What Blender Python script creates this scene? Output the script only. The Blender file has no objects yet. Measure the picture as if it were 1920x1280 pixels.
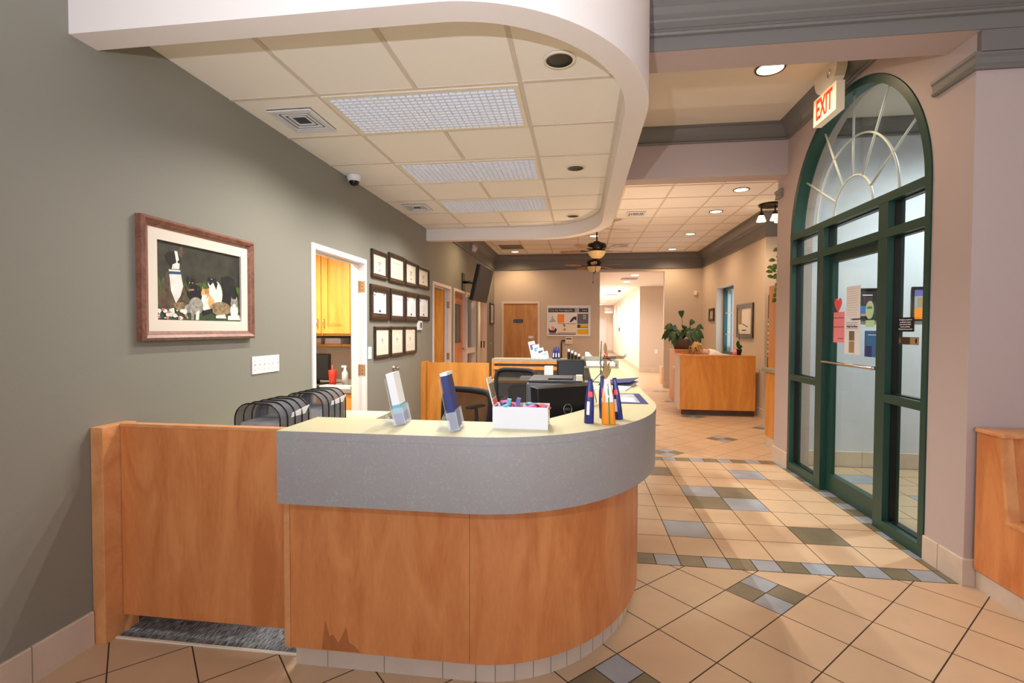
import bpy, bmesh, math, random
from mathutils import Vector, Matrix
random.seed(7)
PI = math.pi
S = bpy.context.scene
COL = S.collection

# ------------------------------------------------------------------ materials
def lin(c):
    return tuple((v / 12.92 if v <= 0.04045 else ((v + 0.055) / 1.055) ** 2.4) for v in (x / 255.0 for x in c)) + (1.0,)
MATS = {}
def mat(name, rgb, rough=0.6, metal=0.0, noise=0.0, nscale=8.0, spec=0.5, bump=0.0, bscale=60.0, trans=0.0, alpha=1.0, emit=0.0, ior=1.45, stretch=None):
    if name in MATS: return MATS[name]
    m = bpy.data.materials.new(name); m.use_nodes = True
    nt = m.node_tree; b = nt.nodes['Principled BSDF']
    b.inputs['Base Color'].default_value = lin(rgb)
    b.inputs['Roughness'].default_value = rough
    b.inputs['Metallic'].default_value = metal
    b.inputs['Specular IOR Level'].default_value = spec
    b.inputs['IOR'].default_value = ior
    b.inputs['Transmission Weight'].default_value = trans
    b.inputs['Alpha'].default_value = alpha
    if emit:
        b.inputs['Emission Color'].default_value = lin(rgb); b.inputs['Emission Strength'].default_value = emit
    if noise or bump:
        tc = nt.nodes.new('ShaderNodeTexCoord'); mp = nt.nodes.new('ShaderNodeMapping')
        nt.links.new(tc.outputs['Object'], mp.inputs['Vector'])
        if stretch: mp.inputs['Scale'].default_value = stretch
    if noise:
        n = nt.nodes.new('ShaderNodeTexNoise'); n.inputs['Scale'].default_value = nscale; n.inputs['Detail'].default_value = 5
        nt.links.new(mp.outputs['Vector'], n.inputs['Vector'])
        r = nt.nodes.new('ShaderNodeValToRGB')
        c = lin(rgb)
        r.color_ramp.elements[0].position = 0.3; r.color_ramp.elements[1].position = 0.7
        r.color_ramp.elements[0].color = tuple(x * (1 - noise) for x in c[:3]) + (1,)
        r.color_ramp.elements[1].color = tuple(min(1, x * (1 + noise)) for x in c[:3]) + (1,)
        nt.links.new(n.outputs['Fac'], r.inputs['Fac']); nt.links.new(r.outputs['Color'], b.inputs['Base Color'])
    if bump:
        n = nt.nodes.new('ShaderNodeTexNoise'); n.inputs['Scale'].default_value = bscale
        nt.links.new(mp.outputs['Vector'], n.inputs['Vector'])
        bp = nt.nodes.new('ShaderNodeBump'); bp.inputs['Strength'].default_value = bump; bp.inputs['Distance'].default_value = 0.01
        nt.links.new(n.outputs['Fac'], bp.inputs['Height']); nt.links.new(bp.outputs['Normal'], b.inputs['Normal'])
    MATS[name] = m; return m

def wood(name, a, b_, scale=(2.2, 2.2, 0.35), rough=0.38, dark=None):
    """veneer: long wavy figure plus fine streaks along the grain"""
    m = bpy.data.materials.new(name); m.use_nodes = True; nt = m.node_tree; b = nt.nodes['Principled BSDF']
    b.inputs['Roughness'].default_value = rough
    L = nt.links.new
    tc = nt.nodes.new('ShaderNodeTexCoord'); mp = nt.nodes.new('ShaderNodeMapping'); mp.inputs['Scale'].default_value = scale
    L(tc.outputs['Object'], mp.inputs['Vector'])
    n = nt.nodes.new('ShaderNodeTexNoise'); n.inputs['Scale'].default_value = 2.0; n.inputs['Detail'].default_value = 3; n.inputs['Distortion'].default_value = 1.5
    L(mp.outputs['Vector'], n.inputs['Vector'])
    n2 = nt.nodes.new('ShaderNodeTexNoise'); n2.inputs['Scale'].default_value = 28.0; n2.inputs['Detail'].default_value = 4
    L(mp.outputs['Vector'], n2.inputs['Vector'])
    mx = nt.nodes.new('ShaderNodeMath'); mx.operation = 'MULTIPLY_ADD'; mx.inputs[1].default_value = 0.22
    L(n2.outputs['Fac'], mx.inputs[0]); 
    m2 = nt.nodes.new('ShaderNodeMath'); m2.operation = 'MULTIPLY'; m2.inputs[1].default_value = 0.78
    L(n.outputs['Fac'], m2.inputs[0]); L(m2.outputs[0], mx.inputs[2])
    r = nt.nodes.new('ShaderNodeValToRGB'); e = r.color_ramp.elements
    e[0].position = 0.36; e[0].color = lin(a); e[1].position = 0.62; e[1].color = lin(b_)
    L(mx.outputs[0], r.inputs['Fac']); L(r.outputs['Color'], b.inputs['Base Color'])
    MATS[name] = m; return m

def laminate(name, base, fleck):
    m = bpy.data.materials.new(name); m.use_nodes = True; nt = m.node_tree; b = nt.nodes['Principled BSDF']; L = nt.links.new
    b.inputs['Roughness'].default_value = 0.42
    tc = nt.nodes.new('ShaderNodeTexCoord')
    n = nt.nodes.new('ShaderNodeTexNoise'); n.inputs['Scale'].default_value = 55; n.inputs['Detail'].default_value = 2; n.inputs['Distortion'].default_value = 2.5
    L(tc.outputs['Object'], n.inputs['Vector'])
    r = nt.nodes.new('ShaderNodeValToRGB'); e = r.color_ramp.elements
    e[0].position = 0.55; e[0].color = lin(base); e[1].position = 0.72; e[1].color = lin(fleck)
    n3 = nt.nodes.new('ShaderNodeTexNoise'); n3.inputs['Scale'].default_value = 6
    L(tc.outputs['Object'], n3.inputs['Vector'])
    L(n.outputs['Fac'], r.inputs['Fac'])
    mx = nt.nodes.new('ShaderNodeMix'); mx.data_type = 'RGBA'; mx.blend_type = 'MULTIPLY'; mx.inputs[0].default_value = 0.12
    L(r.outputs['Color'], mx.inputs[6]); L(n3.outputs['Color'], mx.inputs[7]); L(mx.outputs[2], b.inputs['Base Color'])
    MATS[name] = m; return m

def glassmat(name='window_glass', tint=(235, 245, 242), refl=0.08):
    m = bpy.data.materials.new(name); m.use_nodes = True; nt = m.node_tree; nt.nodes.clear(); L = nt.links.new
    o = nt.nodes.new('ShaderNodeOutputMaterial'); t = nt.nodes.new('ShaderNodeBsdfTransparent'); t.inputs['Color'].default_value = lin(tint)
    g = nt.nodes.new('ShaderNodeBsdfGlossy'); g.inputs['Roughness'].default_value = 0.02
    lw = nt.nodes.new('ShaderNodeLayerWeight'); lw.inputs['Blend'].default_value = 0.5
    pw = nt.nodes.new('ShaderNodeMath'); pw.operation = 'POWER'; pw.inputs[1].default_value = 5.0; L(lw.outputs['Facing'], pw.inputs[0])
    f = nt.nodes.new('ShaderNodeMath'); f.operation = 'MULTIPLY_ADD'; f.inputs[1].default_value = 0.5; f.inputs[2].default_value = 0.025; L(pw.outputs[0], f.inputs[0])
    mx = nt.nodes.new('ShaderNodeMixShader'); L(f.outputs[0], mx.inputs[0]); L(t.outputs[0], mx.inputs[1]); L(g.outputs[0], mx.inputs[2]); L(mx.outputs[0], o.inputs['Surface'])
    MATS[name] = m; return m

def emis(name, rgb, s):
    m = bpy.data.materials.new(name); m.use_nodes = True; nt = m.node_tree; nt.nodes.clear()
    o = nt.nodes.new('ShaderNodeOutputMaterial'); e = nt.nodes.new('ShaderNodeEmission'); e.inputs[0].default_value = lin(rgb); e.inputs[1].default_value = s
    nt.links.new(e.outputs[0], o.inputs['Surface']); MATS[name] = m; return m

M = MATS
mat('wall_green', (134, 131, 120), 0.55, bump=0.05, bscale=220)
mat('wall_beige', (200, 183, 166), 0.7, bump=0.04, bscale=220)
mat('wall_pink', (188, 169, 162), 0.7, bump=0.04, bscale=220)
mat('soffit_white', (232, 222, 216), 0.7)
mat('crown_grey', (118, 114, 109), 0.5)
mat('ceil_tile', (244, 236, 226), 0.9, bump=0.12, bscale=300)
mat('ceil_grid', (214, 200, 184), 0.6)
mat('drywall', (226, 214, 198), 0.85)
mat('white_paint', (232, 226, 224), 0.4)
mat('trim_pink', (222, 205, 196), 0.45)
mat('base_tile', (205, 186, 168), 0.45, noise=0.06, nscale=9)
mat('grout', (66, 52, 42), 0.9)
mat('grout_light', (150, 135, 120), 0.9)
mat('tile_cream', (200, 169, 137), 0.34, noise=0.05, nscale=5)
mat('tile_blue', (150, 156, 166), 0.34, noise=0.12, nscale=7)
mat('tile_olive', (118, 108, 86), 0.34, noise=0.12, nscale=7)
wood('maple', (196, 116, 62), (217, 142, 84), (3.0, 3.0, 0.7))
wood('maple_stain', (160, 92, 50), (182, 110, 64), (3.0, 3.0, 0.7))
wood('maple_gold', (196, 122, 44), (222, 150, 66))
wood('maple_edge', (206, 138, 84), (222, 158, 104), (3, 3, 3))
wood('oak_door', (176, 118, 56), (200, 144, 78))
wood('cherry_frame', (112, 70, 54), (142, 94, 74), (8, 8, 8), 0.35)
wood('dark_frame', (40, 26, 18), (66, 46, 32), (8, 8, 8), 0.35)
wood('pantry_wood', (212, 144, 62), (232, 170, 88))
laminate('lam_apron', (158, 154, 152), (172, 168, 165))
laminate('lam_top', (206, 200, 160), (214, 208, 174))
laminate('lam_green', (150, 148, 128), (170, 168, 148))
mat('green_metal', (28, 66, 56), 0.35, spec=0.6)
mat('green_inner', (22, 48, 52), 0.4)
mat('black_plastic', (18, 17, 18), 0.35)
mat('black_matte', (26, 26, 28), 0.8)
mat('grey_plastic', (96, 98, 104), 0.45)
mat('dark_grey', (52, 52, 54), 0.5)
mat('chrome', (210, 208, 205), 0.2, 1.0)
mat('brushed_brass', (190, 160, 128), 0.35, 0.8)
mat('white_plastic', (226, 224, 226), 0.35)
mat('paper', (230, 228, 230), 0.8)
mat('cream_paper', (232, 220, 200), 0.8)
mat('ink', (60, 54, 50), 0.9)
mat('ink_soft', (176, 164, 146), 0.9)
mat('mat_board', (222, 210, 196), 0.9)
mat('red', (206, 52, 36), 0.45)
mat('exit_red', (214, 50, 30), 0.5, emit=0.35)
mat('exit_face', (240, 222, 192), 0.5, emit=0.12)
mat('blue_pack', (34, 40, 110), 0.4, noise=0.5, nscale=30)
mat('navy', (48, 54, 110), 0.6)
mat('orange_pack', (244, 140, 28), 0.45)
mat('green_stripe', (74, 132, 52), 0.5)
mat('teal_pack', (110, 176, 192), 0.6)
mat('violet_pack', (104, 98, 160), 0.6)
mat('pink', (232, 80, 140), 0.6)
mat('leaf', (38, 66, 26), 0.45, noise=0.3, nscale=12)
mat('leaf_light', (88, 124, 50), 0.45, noise=0.3, nscale=14)
mat('dried_leaf', (164, 134, 92), 0.8)
mat('bronze', (38, 28, 22), 0.35, 0.5)
mat('bronze_ring', (90, 72, 52), 0.4, 0.5)
wood('blade_wood', (146, 100, 66), (176, 128, 92), (1.5, 1.5, 8))
mat('amber_glass', (222, 186, 128), 0.4, emit=0.12)
mat('skin', (226, 176, 150), 0.55)
mat('hair', (176, 134, 78), 0.5, noise=0.45, nscale=24, stretch=(1, 6, 1))
mat('shirt', (226, 222, 224), 0.8)
mat('clear_plastic', (240, 244, 250), 0.05, alpha=0.22)
mat('mesh_fabric', (40, 36, 34), 0.9, alpha=0.84)
mat('carrier_mesh', (92, 92, 98), 0.8, alpha=0.78)
mat('fabric_grey', (170, 170, 176), 0.7, noise=0.25, nscale=10)
mat('sky_window', (150, 176, 205), 0.5, emit=0.5)
mat('purple_dark', (70, 42, 60), 0.6)
mat('pot_brown', (96, 76, 66), 0.6, noise=0.2)
mat('yellow', (226, 178, 30), 0.6)
mat('pink_paper', (240, 140, 146), 0.8)
mat('heart_red', (232, 92, 92), 0.8)
mat('mint_paper', (190, 228, 186), 0.8)
mat('poster_blue', (46, 110, 172), 0.5)
mat('vest_wall', (206, 208, 216), 0.7)
mat('hall_wall', (236, 222, 208), 0.7)
mat('hall_floor', (226, 200, 170), 0.4)
glassmat()
emis('lamp_warm', (255, 236, 206), 6.0)
emis('lamp_hall', (255, 246, 236), 8.0)
emis('tube_glow', (216, 226, 242), 0.58)
emis('spot_glow', (255, 220, 160), 5.0)

def carpet_mat():
    m = bpy.data.materials.new('carpet'); m.use_nodes = True; nt = m.node_tree; b = nt.nodes['Principled BSDF']; L = nt.links.new
    b.inputs['Roughness'].default_value = 0.95
    tc = nt.nodes.new('ShaderNodeTexCoord'); mp = nt.nodes.new('ShaderNodeMapping'); mp.inputs['Scale'].default_value = (230, 26, 1)
    L(tc.outputs['Object'], mp.inputs['Vector'])
    n = nt.nodes.new('ShaderNodeTexNoise'); n.inputs['Scale'].default_value = 1; n.inputs['Detail'].default_value = 2
    L(mp.outputs['Vector'], n.inputs['Vector']); r = nt.nodes.new('ShaderNodeValToRGB'); e = r.color_ramp.elements
    e[0].position = 0.42; e[0].color = lin((62, 66, 72)); e[1].position = 0.62; e[1].color = lin((150, 152, 152))
    L(n.outputs['Fac'], r.inputs['Fac']); L(r.outputs['Color'], b.inputs['Base Color']); MATS['carpet'] = m
carpet_mat()

# ------------------------------------------------------------------ object helpers
ORG = {}
def tag(o, label=None, cat=None, group=None, kind=None):
    if label: o['label'] = label
    if cat: o['category'] = cat
    if group: o['group'] = group
    if kind: o['kind'] = kind
    return o
def empty(name, loc, label, cat, group=None):
    o = bpy.data.objects.new(name, None); COL.objects.link(o); o.location = loc; o.empty_display_size = 0.05
    ORG[o] = Vector(loc); return tag(o, label, cat, group)

class MB:
    def __init__(s): s.v = []; s.f = []; s.m = []; s.sm = []; s.mats = []
    def mi(s, mt):
        if mt is None: return 0
        if mt not in s.mats: s.mats.append(mt)
        return s.mats.index(mt)
    def add(s, vs, fs, mt=None, smooth=False, T=None):
        k = len(s.v); i = s.mi(mt)
        for p in vs:
            p = Vector(p); s.v.append(T @ p if T else p)
        for f in fs: s.f.append([k + a for a in f]); s.m.append(i); s.sm.append(smooth)
        return s
    def box(s, a, b, mt=None, T=None):
        x0, y0, z0 = a; x1, y1, z1 = b; s.nb = getattr(s, 'nb', -1) + 1
        if x0 > x1: x0, x1 = x1, x0
        if y0 > y1: y0, y1 = y1, y0
        if z0 > z1: z0, z1 = z1, z0
        j = 0.00006 * (s.nb % 13); x0 -= j; y0 -= j; z0 -= j; x1 += j; y1 += j; z1 += j      # keeps mitred pieces from sharing a plane
        vs = [(x0,y0,z0),(x1,y0,z0),(x1,y1,z0),(x0,y1,z0),(x0,y0,z1),(x1,y0,z1),(x1,y1,z1),(x0,y1,z1)]
        return s.add(vs, [(0,3,2,1),(4,5,6,7),(0,1,5,4),(1,2,6,5),(2,3,7,6),(3,0,4,7)], mt, False, T)
    def quad(s, p, mt=None): return s.add(p, [tuple(range(len(p)))], mt)
    def cyl(s, p0, p1, r0, r1=None, n=20, mt=None, smooth=True, T=None, caps=True):
        r1 = r0 if r1 is None else r1
        p0 = Vector(p0); p1 = Vector(p1); d = (p1 - p0).normalized()
        a = d.orthogonal().normalized(); b = d.cross(a)
        vs = []
        for p, r in ((p0, r0), (p1, r1)):
            for k in range(n):
                t = 2 * PI * k / n; vs.append(p + (a * math.cos(t) + b * math.sin(t)) * r)
        s.add(vs, [(k, (k + 1) % n, n + (k + 1) % n, n + k) for k in range(n)], mt, smooth, T)
        if caps:
            s.add(vs[:n], [tuple(reversed(range(n)))], mt, False, T); s.add(vs[n:], [tuple(range(n))], mt, False, T)
        return s
    def tube(s, pts, r, n=8, mt=None, T=None, closed=False):
        pts = [Vector(p) for p in pts]; m = len(pts); rings = []
        prev = None
        for i, p in enumerate(pts):
            d = (pts[min(i + 1, m - 1)] - pts[max(i - 1, 0)]).normalized() if not closed else (pts[(i + 1) % m] - pts[i - 1]).normalized()
            a = (prev - d * prev.dot(d)).normalized() if prev is not None and (prev - d * prev.dot(d)).length > 1e-4 else d.orthogonal().normalized()
            prev = a; b = d.cross(a); rr = r[i] if isinstance(r, (list, tuple)) else r
            rings.append([p + (a * math.cos(2*PI*k/n) + b * math.sin(2*PI*k/n)) * rr for k in range(n)])
        vs = [q for g in rings for q in g]; fs = []
        for i in range(m if closed else m - 1):
            j = (i + 1) % m
            for k in range(n): fs.append((i*n + k, i*n + (k+1) % n, j*n + (k+1) % n, j*n + k))
        if not closed: fs += [tuple(reversed(range(n))), tuple((m-1)*n + k for k in range(n))]
        return s.add(vs, fs, mt, True, T)
    def lathe(s, c, prof, n=32, mt=None, T=None, smooth=True):
        c = Vector(c); vs = []; fs = []
        for r, z in prof:
            for k in range(n): vs.append(c + Vector((r * math.cos(2*PI*k/n), r * math.sin(2*PI*k/n), z)))
        for i in range(len(prof) - 1):
            for k in range(n): fs.append((i*n + k, i*n + (k+1) % n, (i+1)*n + (k+1) % n, (i+1)*n + k))
        return s.add(vs, fs, mt, smooth, T)
    def prism(s, pts, z0, z1, mt=None, side=None, smooth_side=False, top=None, T=None, caps=True):
        n = len(pts); lo = [(p[0], p[1], z0) for p in pts]; hi = [(p[0], p[1], z1) for p in pts]
        s.add(lo + hi, [(k, (k + 1) % n, n + (k + 1) % n, n + k) for k in range(n)], side or mt, smooth_side, T)
        if caps:
            s.add(lo, [tuple(reversed(range(n)))], mt, False, T); s.add(hi, [tuple(range(n))], top or mt, False, T)
        return s
    def sweep(s, path, prof, mt=None, flip=False):
        """prof (d, z): d = distance out from the wall, to the right of the walking direction (flip: left)"""
        path = [Vector(p) for p in path]; n = len(path); k = len(prof); vs = []
        for i, p in enumerate(path):
            ns = []
            for a, b in ((i - 1, i), (i, i + 1)):
                if a >= 0 and b < n:
                    d = (path[b] - path[a]).normalized(); ns.append(Vector((d.y, -d.x)) * (-1 if flip else 1))
            if len(ns) == 2:
                m_ = (ns[0] + ns[1]); m_ = m_ / max(0.2, m_.length_squared) * 2
            else: m_ = ns[0]
            for d, z in prof: vs.append((p.x + m_.x * d, p.y + m_.y * d, z))
        fs = []
        for i in range(n - 1):
            for j in range(k):
                a = i*k + j; b = i*k + (j+1) % k; c = (i+1)*k + (j+1) % k; d = (i+1)*k + j; fs.append((a, b, c, d))
        fs.append(tuple(range(k))); fs.append(tuple(reversed([(n-1)*k + j for j in range(k)])))
        return s.add(vs, fs, mt)
    def build(s, name, mt, parent=None, bevel=0.0, seg=2, fix=True):
        me = bpy.data.meshes.new(name)
        org = ORG.get(parent, Vector((0, 0, 0)))
        me.from_pydata([tuple(v - org) for v in s.v], [], s.f)
        me.materials.append(M[mt] if mt else None)
        others = [x for x in s.mats if x is not None and x != mt]
        for x in others: me.materials.append(M[x])
        idx = {mt: 0, None: 0}; idx.update({x: i + 1 for i, x in enumerate(others)})
        for p, i, q in zip(me.polygons, s.m, s.sm):
            p.material_index = idx.get(s.mats[i] if s.mats else None, 0); p.use_smooth = q
        if fix:
            bm = bmesh.new(); bm.from_mesh(me); bmesh.ops.recalc_face_normals(bm, faces=bm.faces); bm.to_mesh(me); bm.free()
        o = bpy.data.objects.new(name, me); COL.objects.link(o)
        if parent is not None: o.parent = parent
        ORG[o] = org
        if bevel:
            b = o.modifiers.new('bevel', 'BEVEL'); b.width = bevel; b.segments = seg; b.limit_method = 'ANGLE'; b.angle_limit = math.radians(50)
        return o
_fix_mi = None
def MBmi(s, mt):
    if not s.mats: s.mats.append(None)
    if mt not in s.mats: s.mats.append(mt)
    return s.mats.index(mt)
MB.mi = MBmi
def B(a, b): return MB().box(a, b)
def struct(o, label=None): return tag(o, label, None, None, 'structure')
def one(o, label, cat, group=None): return tag(o, label, cat, group)

def text(body, size, matrix, mt, parent, name='lettering', ext=0.0008, align='CENTER', sx=1.0, bold=0.0):
    """flat lettering in the XY plane of matrix (a world matrix)"""
    c = bpy.data.curves.new(name, 'FONT'); c.body = body; c.size = size; c.extrude = ext; c.offset = bold; c.align_x = align; c.align_y = 'CENTER'
    c.materials.append(M[mt]); o = bpy.data.objects.new(name, c); COL.objects.link(o)
    me = bpy.data.meshes.new_from_object(o); bpy.data.objects.remove(o); o = bpy.data.objects.new(name, me); COL.objects.link(o)
    o.parent = parent
    org = ORG.get(parent, Vector((0, 0, 0)))
    o.matrix_basis = Matrix.Translation(-org) @ matrix @ Matrix.Diagonal((sx, 1, 1, 1))
    ORG[o] = org
    return o
def frame_m(o, x, y):
    """matrix with origin o, x axis x, y axis y"""
    x = Vector(x).normalized(); y = Vector(y).normalized(); z = x.cross(y)
    m = Matrix((x, y, z)).transposed().to_4x4(); m.translation = Vector(o); return m
def copytree(o, parent=None):
    c = o.copy(); COL.objects.link(c)
    if parent is not None: c.parent = parent
    for ch in list(o.children): copytree(ch, c)
    return c
# surfaces: local u,v to world on a wall
def on_left(y, z, d=0.0): return Vector((-2.13 + d, y, z))
FLASH, WINDOW, FRONT, VEST, BOUNCE, EXPO = 175, 115, 5, 340, 120, 0.0
XL = -2.13; XR = 2.105; YB = 12.34; XF = 2.88; TS = 0.2879
# ------------------------------------------------------------------ floor (tiles as faces of one mesh)
def clip(poly, x0, x1, y0, y1):
    def cut(p, f, inter):
        o = []
        for i in range(len(p)):
            a = p[i - 1]; b = p[i]
            if f(b):
                if not f(a): o.append(inter(a, b))
                o.append(b)
            elif f(a): o.append(inter(a, b))
        return o
    def ix(x): return lambda a, b: (x, a[1] + (b[1] - a[1]) * (x - a[0]) / (b[0] - a[0]))
    def iy(y): return lambda a, b: (a[0] + (b[0] - a[0]) * (y - a[1]) / (b[1] - a[1]), y)
    for f, g in ((lambda q: q[0] >= x0, ix(x0)), (lambda q: q[0] <= x1, ix(x1)), (lambda q: q[1] >= y0, iy(y0)), (lambda q: q[1] <= y1, iy(y1))):
        if poly: poly = cut(poly, f, g)
    return poly
fl = MB()
fl.quad([(-2.6, -4, -0.0015), (5.2, -4, -0.0015), (5.2, 5.6, -0.0015), (-2.6, 5.6, -0.0015)], 'grout')
fl.quad([(-2.6, 5.6, -0.0015), (3.6, 5.6, -0.0015), (3.6, 31, -0.0015), (-2.6, 31, -0.0015)], 'grout_light')
G = 0.0028
def tile(poly, m, z=(None,)*4):
    x0, x1, y0, y1 = z
    if x0 is not None: poly = clip(poly, x0, x1, y0, y1)
    if len(poly) > 2: fl.quad([(p[0], p[1], 0) for p in poly], m)
def diag(cx, cy, zone, insets):
    h = 0.2065
    x0, x1, y0, y1 = zone
    for i in range(-60, 160):
        for j in range(-60, 160):
            if (i + j) % 2: continue
            x = cx + i * h; y = cy + j * h
            if x < x0 - h or x > x1 + h or y < y0 - h or y > y1 + h: continue
            g = h - G * 1.41
            if (i, j) in insets if isinstance(insets, set) else (insets and i % 4 == 0 and j % 4 == 0 and ((i // 4) + (j // 4)) % 2 == 0):
                s = h / 2; q = s - G * 1.2
                for dx, dy, m in ((0, s, 'tile_blue'), (0, -s, 'tile_blue'), (s, 0, 'tile_olive'), (-s, 0, 'tile_olive')):
                    tile([(x + dx - q, y + dy), (x + dx, y + dy - q), (x + dx + q, y + dy), (x + dx, y + dy + q)], m, zone)
            else: tile([(x - g, y), (x, y - g), (x + g, y), (x, y + g)], 'tile_cream', zone)
diag(0.9965, 2.78, (-2.13, 5.2, -4, 3.028), {(0, 0), (-4, -4)})
diag(1.0, 5.846, (-2.13, 3.4, 5.626, 12.3), True)
diag(1.0, 5.846, (0.0, 3.3, 12.3, 31), False)
X0 = 0.6107; Y0 = 3.1759
def rect(a, b, c, d, m): tile([(a + G, c + G), (b - G, c + G), (b - G, d - G), (a + G, d - G)], m)
odd = {(0, 1): 'tile_blue', (1, 3): 'tile_olive', (2, 3): 'tile_blue', (1, 4): 'tile_blue', (2, 4): 'tile_olive', (3, 6): 'tile_blue', (0, 6): 'tile_olive', (3, 1): 'tile_olive'}
for i in range(-9, 5):
    for j in range(8): rect(X0 + i * TS, X0 + (i + 1) * TS, Y0 + j * TS, Y0 + (j + 1) * TS, odd.get((i, j), 'tile_cream'))
for k in range(-19, 11):
    x = X0 + k * TS / 2
    rect(x, x + TS / 2, Y0 - TS / 2, Y0, 'tile_olive' if k % 2 == 0 else 'tile_blue')
    rect(x, x + TS / 2, Y0 + 8 * TS, Y0 + 8.5 * TS, 'tile_blue' if k % 2 == 0 else 'tile_olive')
for k in range(0, 16):
    rect(2.0502, 2.0502 + TS / 2, Y0 + k * TS / 2, Y0 + (k + 1) * TS / 2, 'tile_olive' if k % 2 == 0 else 'tile_blue')
vo = {(1, 6): 'tile_blue', (2, 4): 'tile_blue', (5, 5): 'tile_olive'}
for i in range(10):
    for j in range(8): rect(2.195 + i * TS, 2.195 + (i + 1) * TS, Y0 + j * TS, Y0 + (j + 1) * TS, vo.get((i, j), 'tile_cream'))
struct(fl.build('floor', 'grout', fix=False))
struct(B((-2.7, -4.1, -0.12), (5.3, 31.2, -0.004)).build('floor_slab', 'grout'))
struct(MB().box((-2.07, 1.952, 0.0), (-1.18, 1.964, 0.006)).build('trim_1', 'cream_paper'))

# ------------------------------------------------------------------ walls
WT = 0.12
doors = [(3.735, 4.755, 2.09), (7.05, 8.08, 2.10), (8.256, 10.043, 2.10), (10.27, 11.28, 2.09)]
w = MB(); y = -4.0
CS = 0.045     # casing width
for a, b, h in doors:
    w.box((XL - WT, y, 0), (XL, a + CS * 0.6, 3.7)); w.box((XL - WT, a + CS * 0.6, h - CS * 0.6), (XL, b - CS * 0.6, 3.7)); y = b - CS * 0.6
w.box((XL - WT, y, 0), (XL, YB, 3.7))
struct(w.build('wall_left', 'wall_green'))
HX0, HX1, HZ = 0.485, 2.01, 2.80
DX0, DX1 = -1.93, -0.99
w = MB(); w.box((XL - WT, YB, 0), (DX0, YB + WT, 3.7)).box((DX0, YB, 2.07), (DX1, YB + WT, 3.7)).box((DX1, YB, 0), (HX0, YB + WT, 3.7))
w.box((HX0, YB, HZ), (HX1, YB + WT, 3.7)).box((HX1, YB, 0), (XF + 0.3, YB + WT, 3.7))
struct(w.build('wall_back', 'wall_beige'))
# right wall of the far room with a tall window
WY0, WY1, WZ0, WZ1 = 9.90, 11.07, 0.90, 2.28
w = MB(); w.box((XF, 8.28, 0), (XF + 0.3, WY0, 3.7)).box((XF, WY1, 0), (XF + 0.3, YB, 3.7)).box((XF, WY0, 0), (XF + 0.3, WY1, WZ0)).box((XF, WY0, WZ1), (XF + 0.3, WY1, 3.7))
struct(w.build('wall_right', 'wall_beige'))
struct(B((XF + 0.29, 8.281, 0), (4.2, 8.4, 3.7)).build('wall_niche_back', 'wall_beige'))
# wall with the arch
T_yz = Matrix(((0, 0, 1, 0), (1, 0, 0, 0), (0, 1, 0, 0), (0, 0, 0, 1)))      # (u,v,w) -> (x=w, y=u, z=v)
AC, AR, AZ = 4.345, 1.012, 2.325
def arc(r, n=48, a0=0.0, a1=PI, c=AC, z=AZ): return [(c + r * math.cos(a0 + (a1 - a0) * k / n), z + r * math.sin(a0 + (a1 - a0) * k / n)) for k in range(n + 1)]
pts = [(3.02, 0), (AC - AR, 0)] + list(reversed(arc(AR))) + [(AC + AR, 0), (5.72, 0), (5.72, 3.7), (3.02, 3.7)]
w = MB(); w.prism(pts, XR, XR + 0.2, T=T_yz)
struct(w.build('wall_entrance', 'wall_pink'))
struct(B((XR + 0.19, 3.021, 0), (5.2, 3.16, 3.7)).build('wall_front_right', 'wall_pink'))
struct(B((XR + 0.2, 5.5, 0), (5.2, 5.62, 3.7)).build('wall_vestibule', 'vest_wall'))
struct(B((5.1, 3.1, 0), (5.2, 5.6, 3.7)).build('wall_vestibule_end', 'vest_wall'))
# beams
struct(MB().box((0.2, 2.99, 3.0), (XR, 3.23, 3.8)).build('wall_beam_front', 'wall_pink'))
struct(MB().box((0.2, 5.47, 3.0), (XR + 0.2, 5.68, 3.8)).build('wall_beam_rear', 'wall_pink'))
# unseen shell behind the camera keeps the daylight and bounce honest
struct(MB().box((-2.3, -4.1, 0), (-1.6, -4, 3.7)).box((-1.6, -4.1, 0), (4.4, -4, 0.5)).box((-1.6, -4.1, 2.9), (4.4, -4, 3.7)).box((4.4, -4.1, 0), (5.3, -4, 3.7)).build('wall_street', 'wall_beige'))
struct(B((5.2, -4, 0), (5.3, 3.1, 3.7)).build('wall_waiting_room', 'wall_beige'))

# soffit over the desk
def ell(cx, cy, a, b, t0, t1, n): return [(cx + a * math.sin(t0 + (t1 - t0) * k / n), cy - b * math.cos(t0 + (t1 - t0) * k / n)) for k in range(n + 1)]
def dshape(off, x_flat, cy0, cy1, a, b, xs):
    p = [(xs, cy0 - b + off)] + ell(x_flat, cy0, a - off, b - off, 0, PI / 2, 30) + ell(x_flat, cy1, a - off, b - off, PI / 2, PI, 30) + [(xs, cy1 + b - off)]
    return p
so = dshape(0, -0.56, 2.95, 5.77, 0.932, 1.105, XL); si = dshape(0.125, -0.56, 2.95, 5.77, 0.932, 1.105, XL)
m = MB(); n = len(so)
ZS = 2.632
m.add([(x, y, ZS) for x, y in so] + [(x, y, 3.75) for x, y in so], [(k, k + 1, n + k + 1, n + k) for k in range(n - 1)], None, True)
m.add([(x, y, ZS) for x, y in si] + [(x, y, 2.83) for x, y in si], [(k + 1, k, n + k, n + k + 1) for k in range(n - 1)], None, True)
m.add([(x, y, ZS) for x, y in so] + [(x, y, ZS) for x, y in si], [(k + 1, k, n + k, n + k + 1) for k in range(n - 1)])
m.add([(x, y, 2.83) for x, y in so], [tuple(range(n))])
m.add([(x, y, 3.75) for x, y in so], [tuple(range(n))])
struct(m.build('ceiling_soffit', 'soffit_white'))
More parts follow.
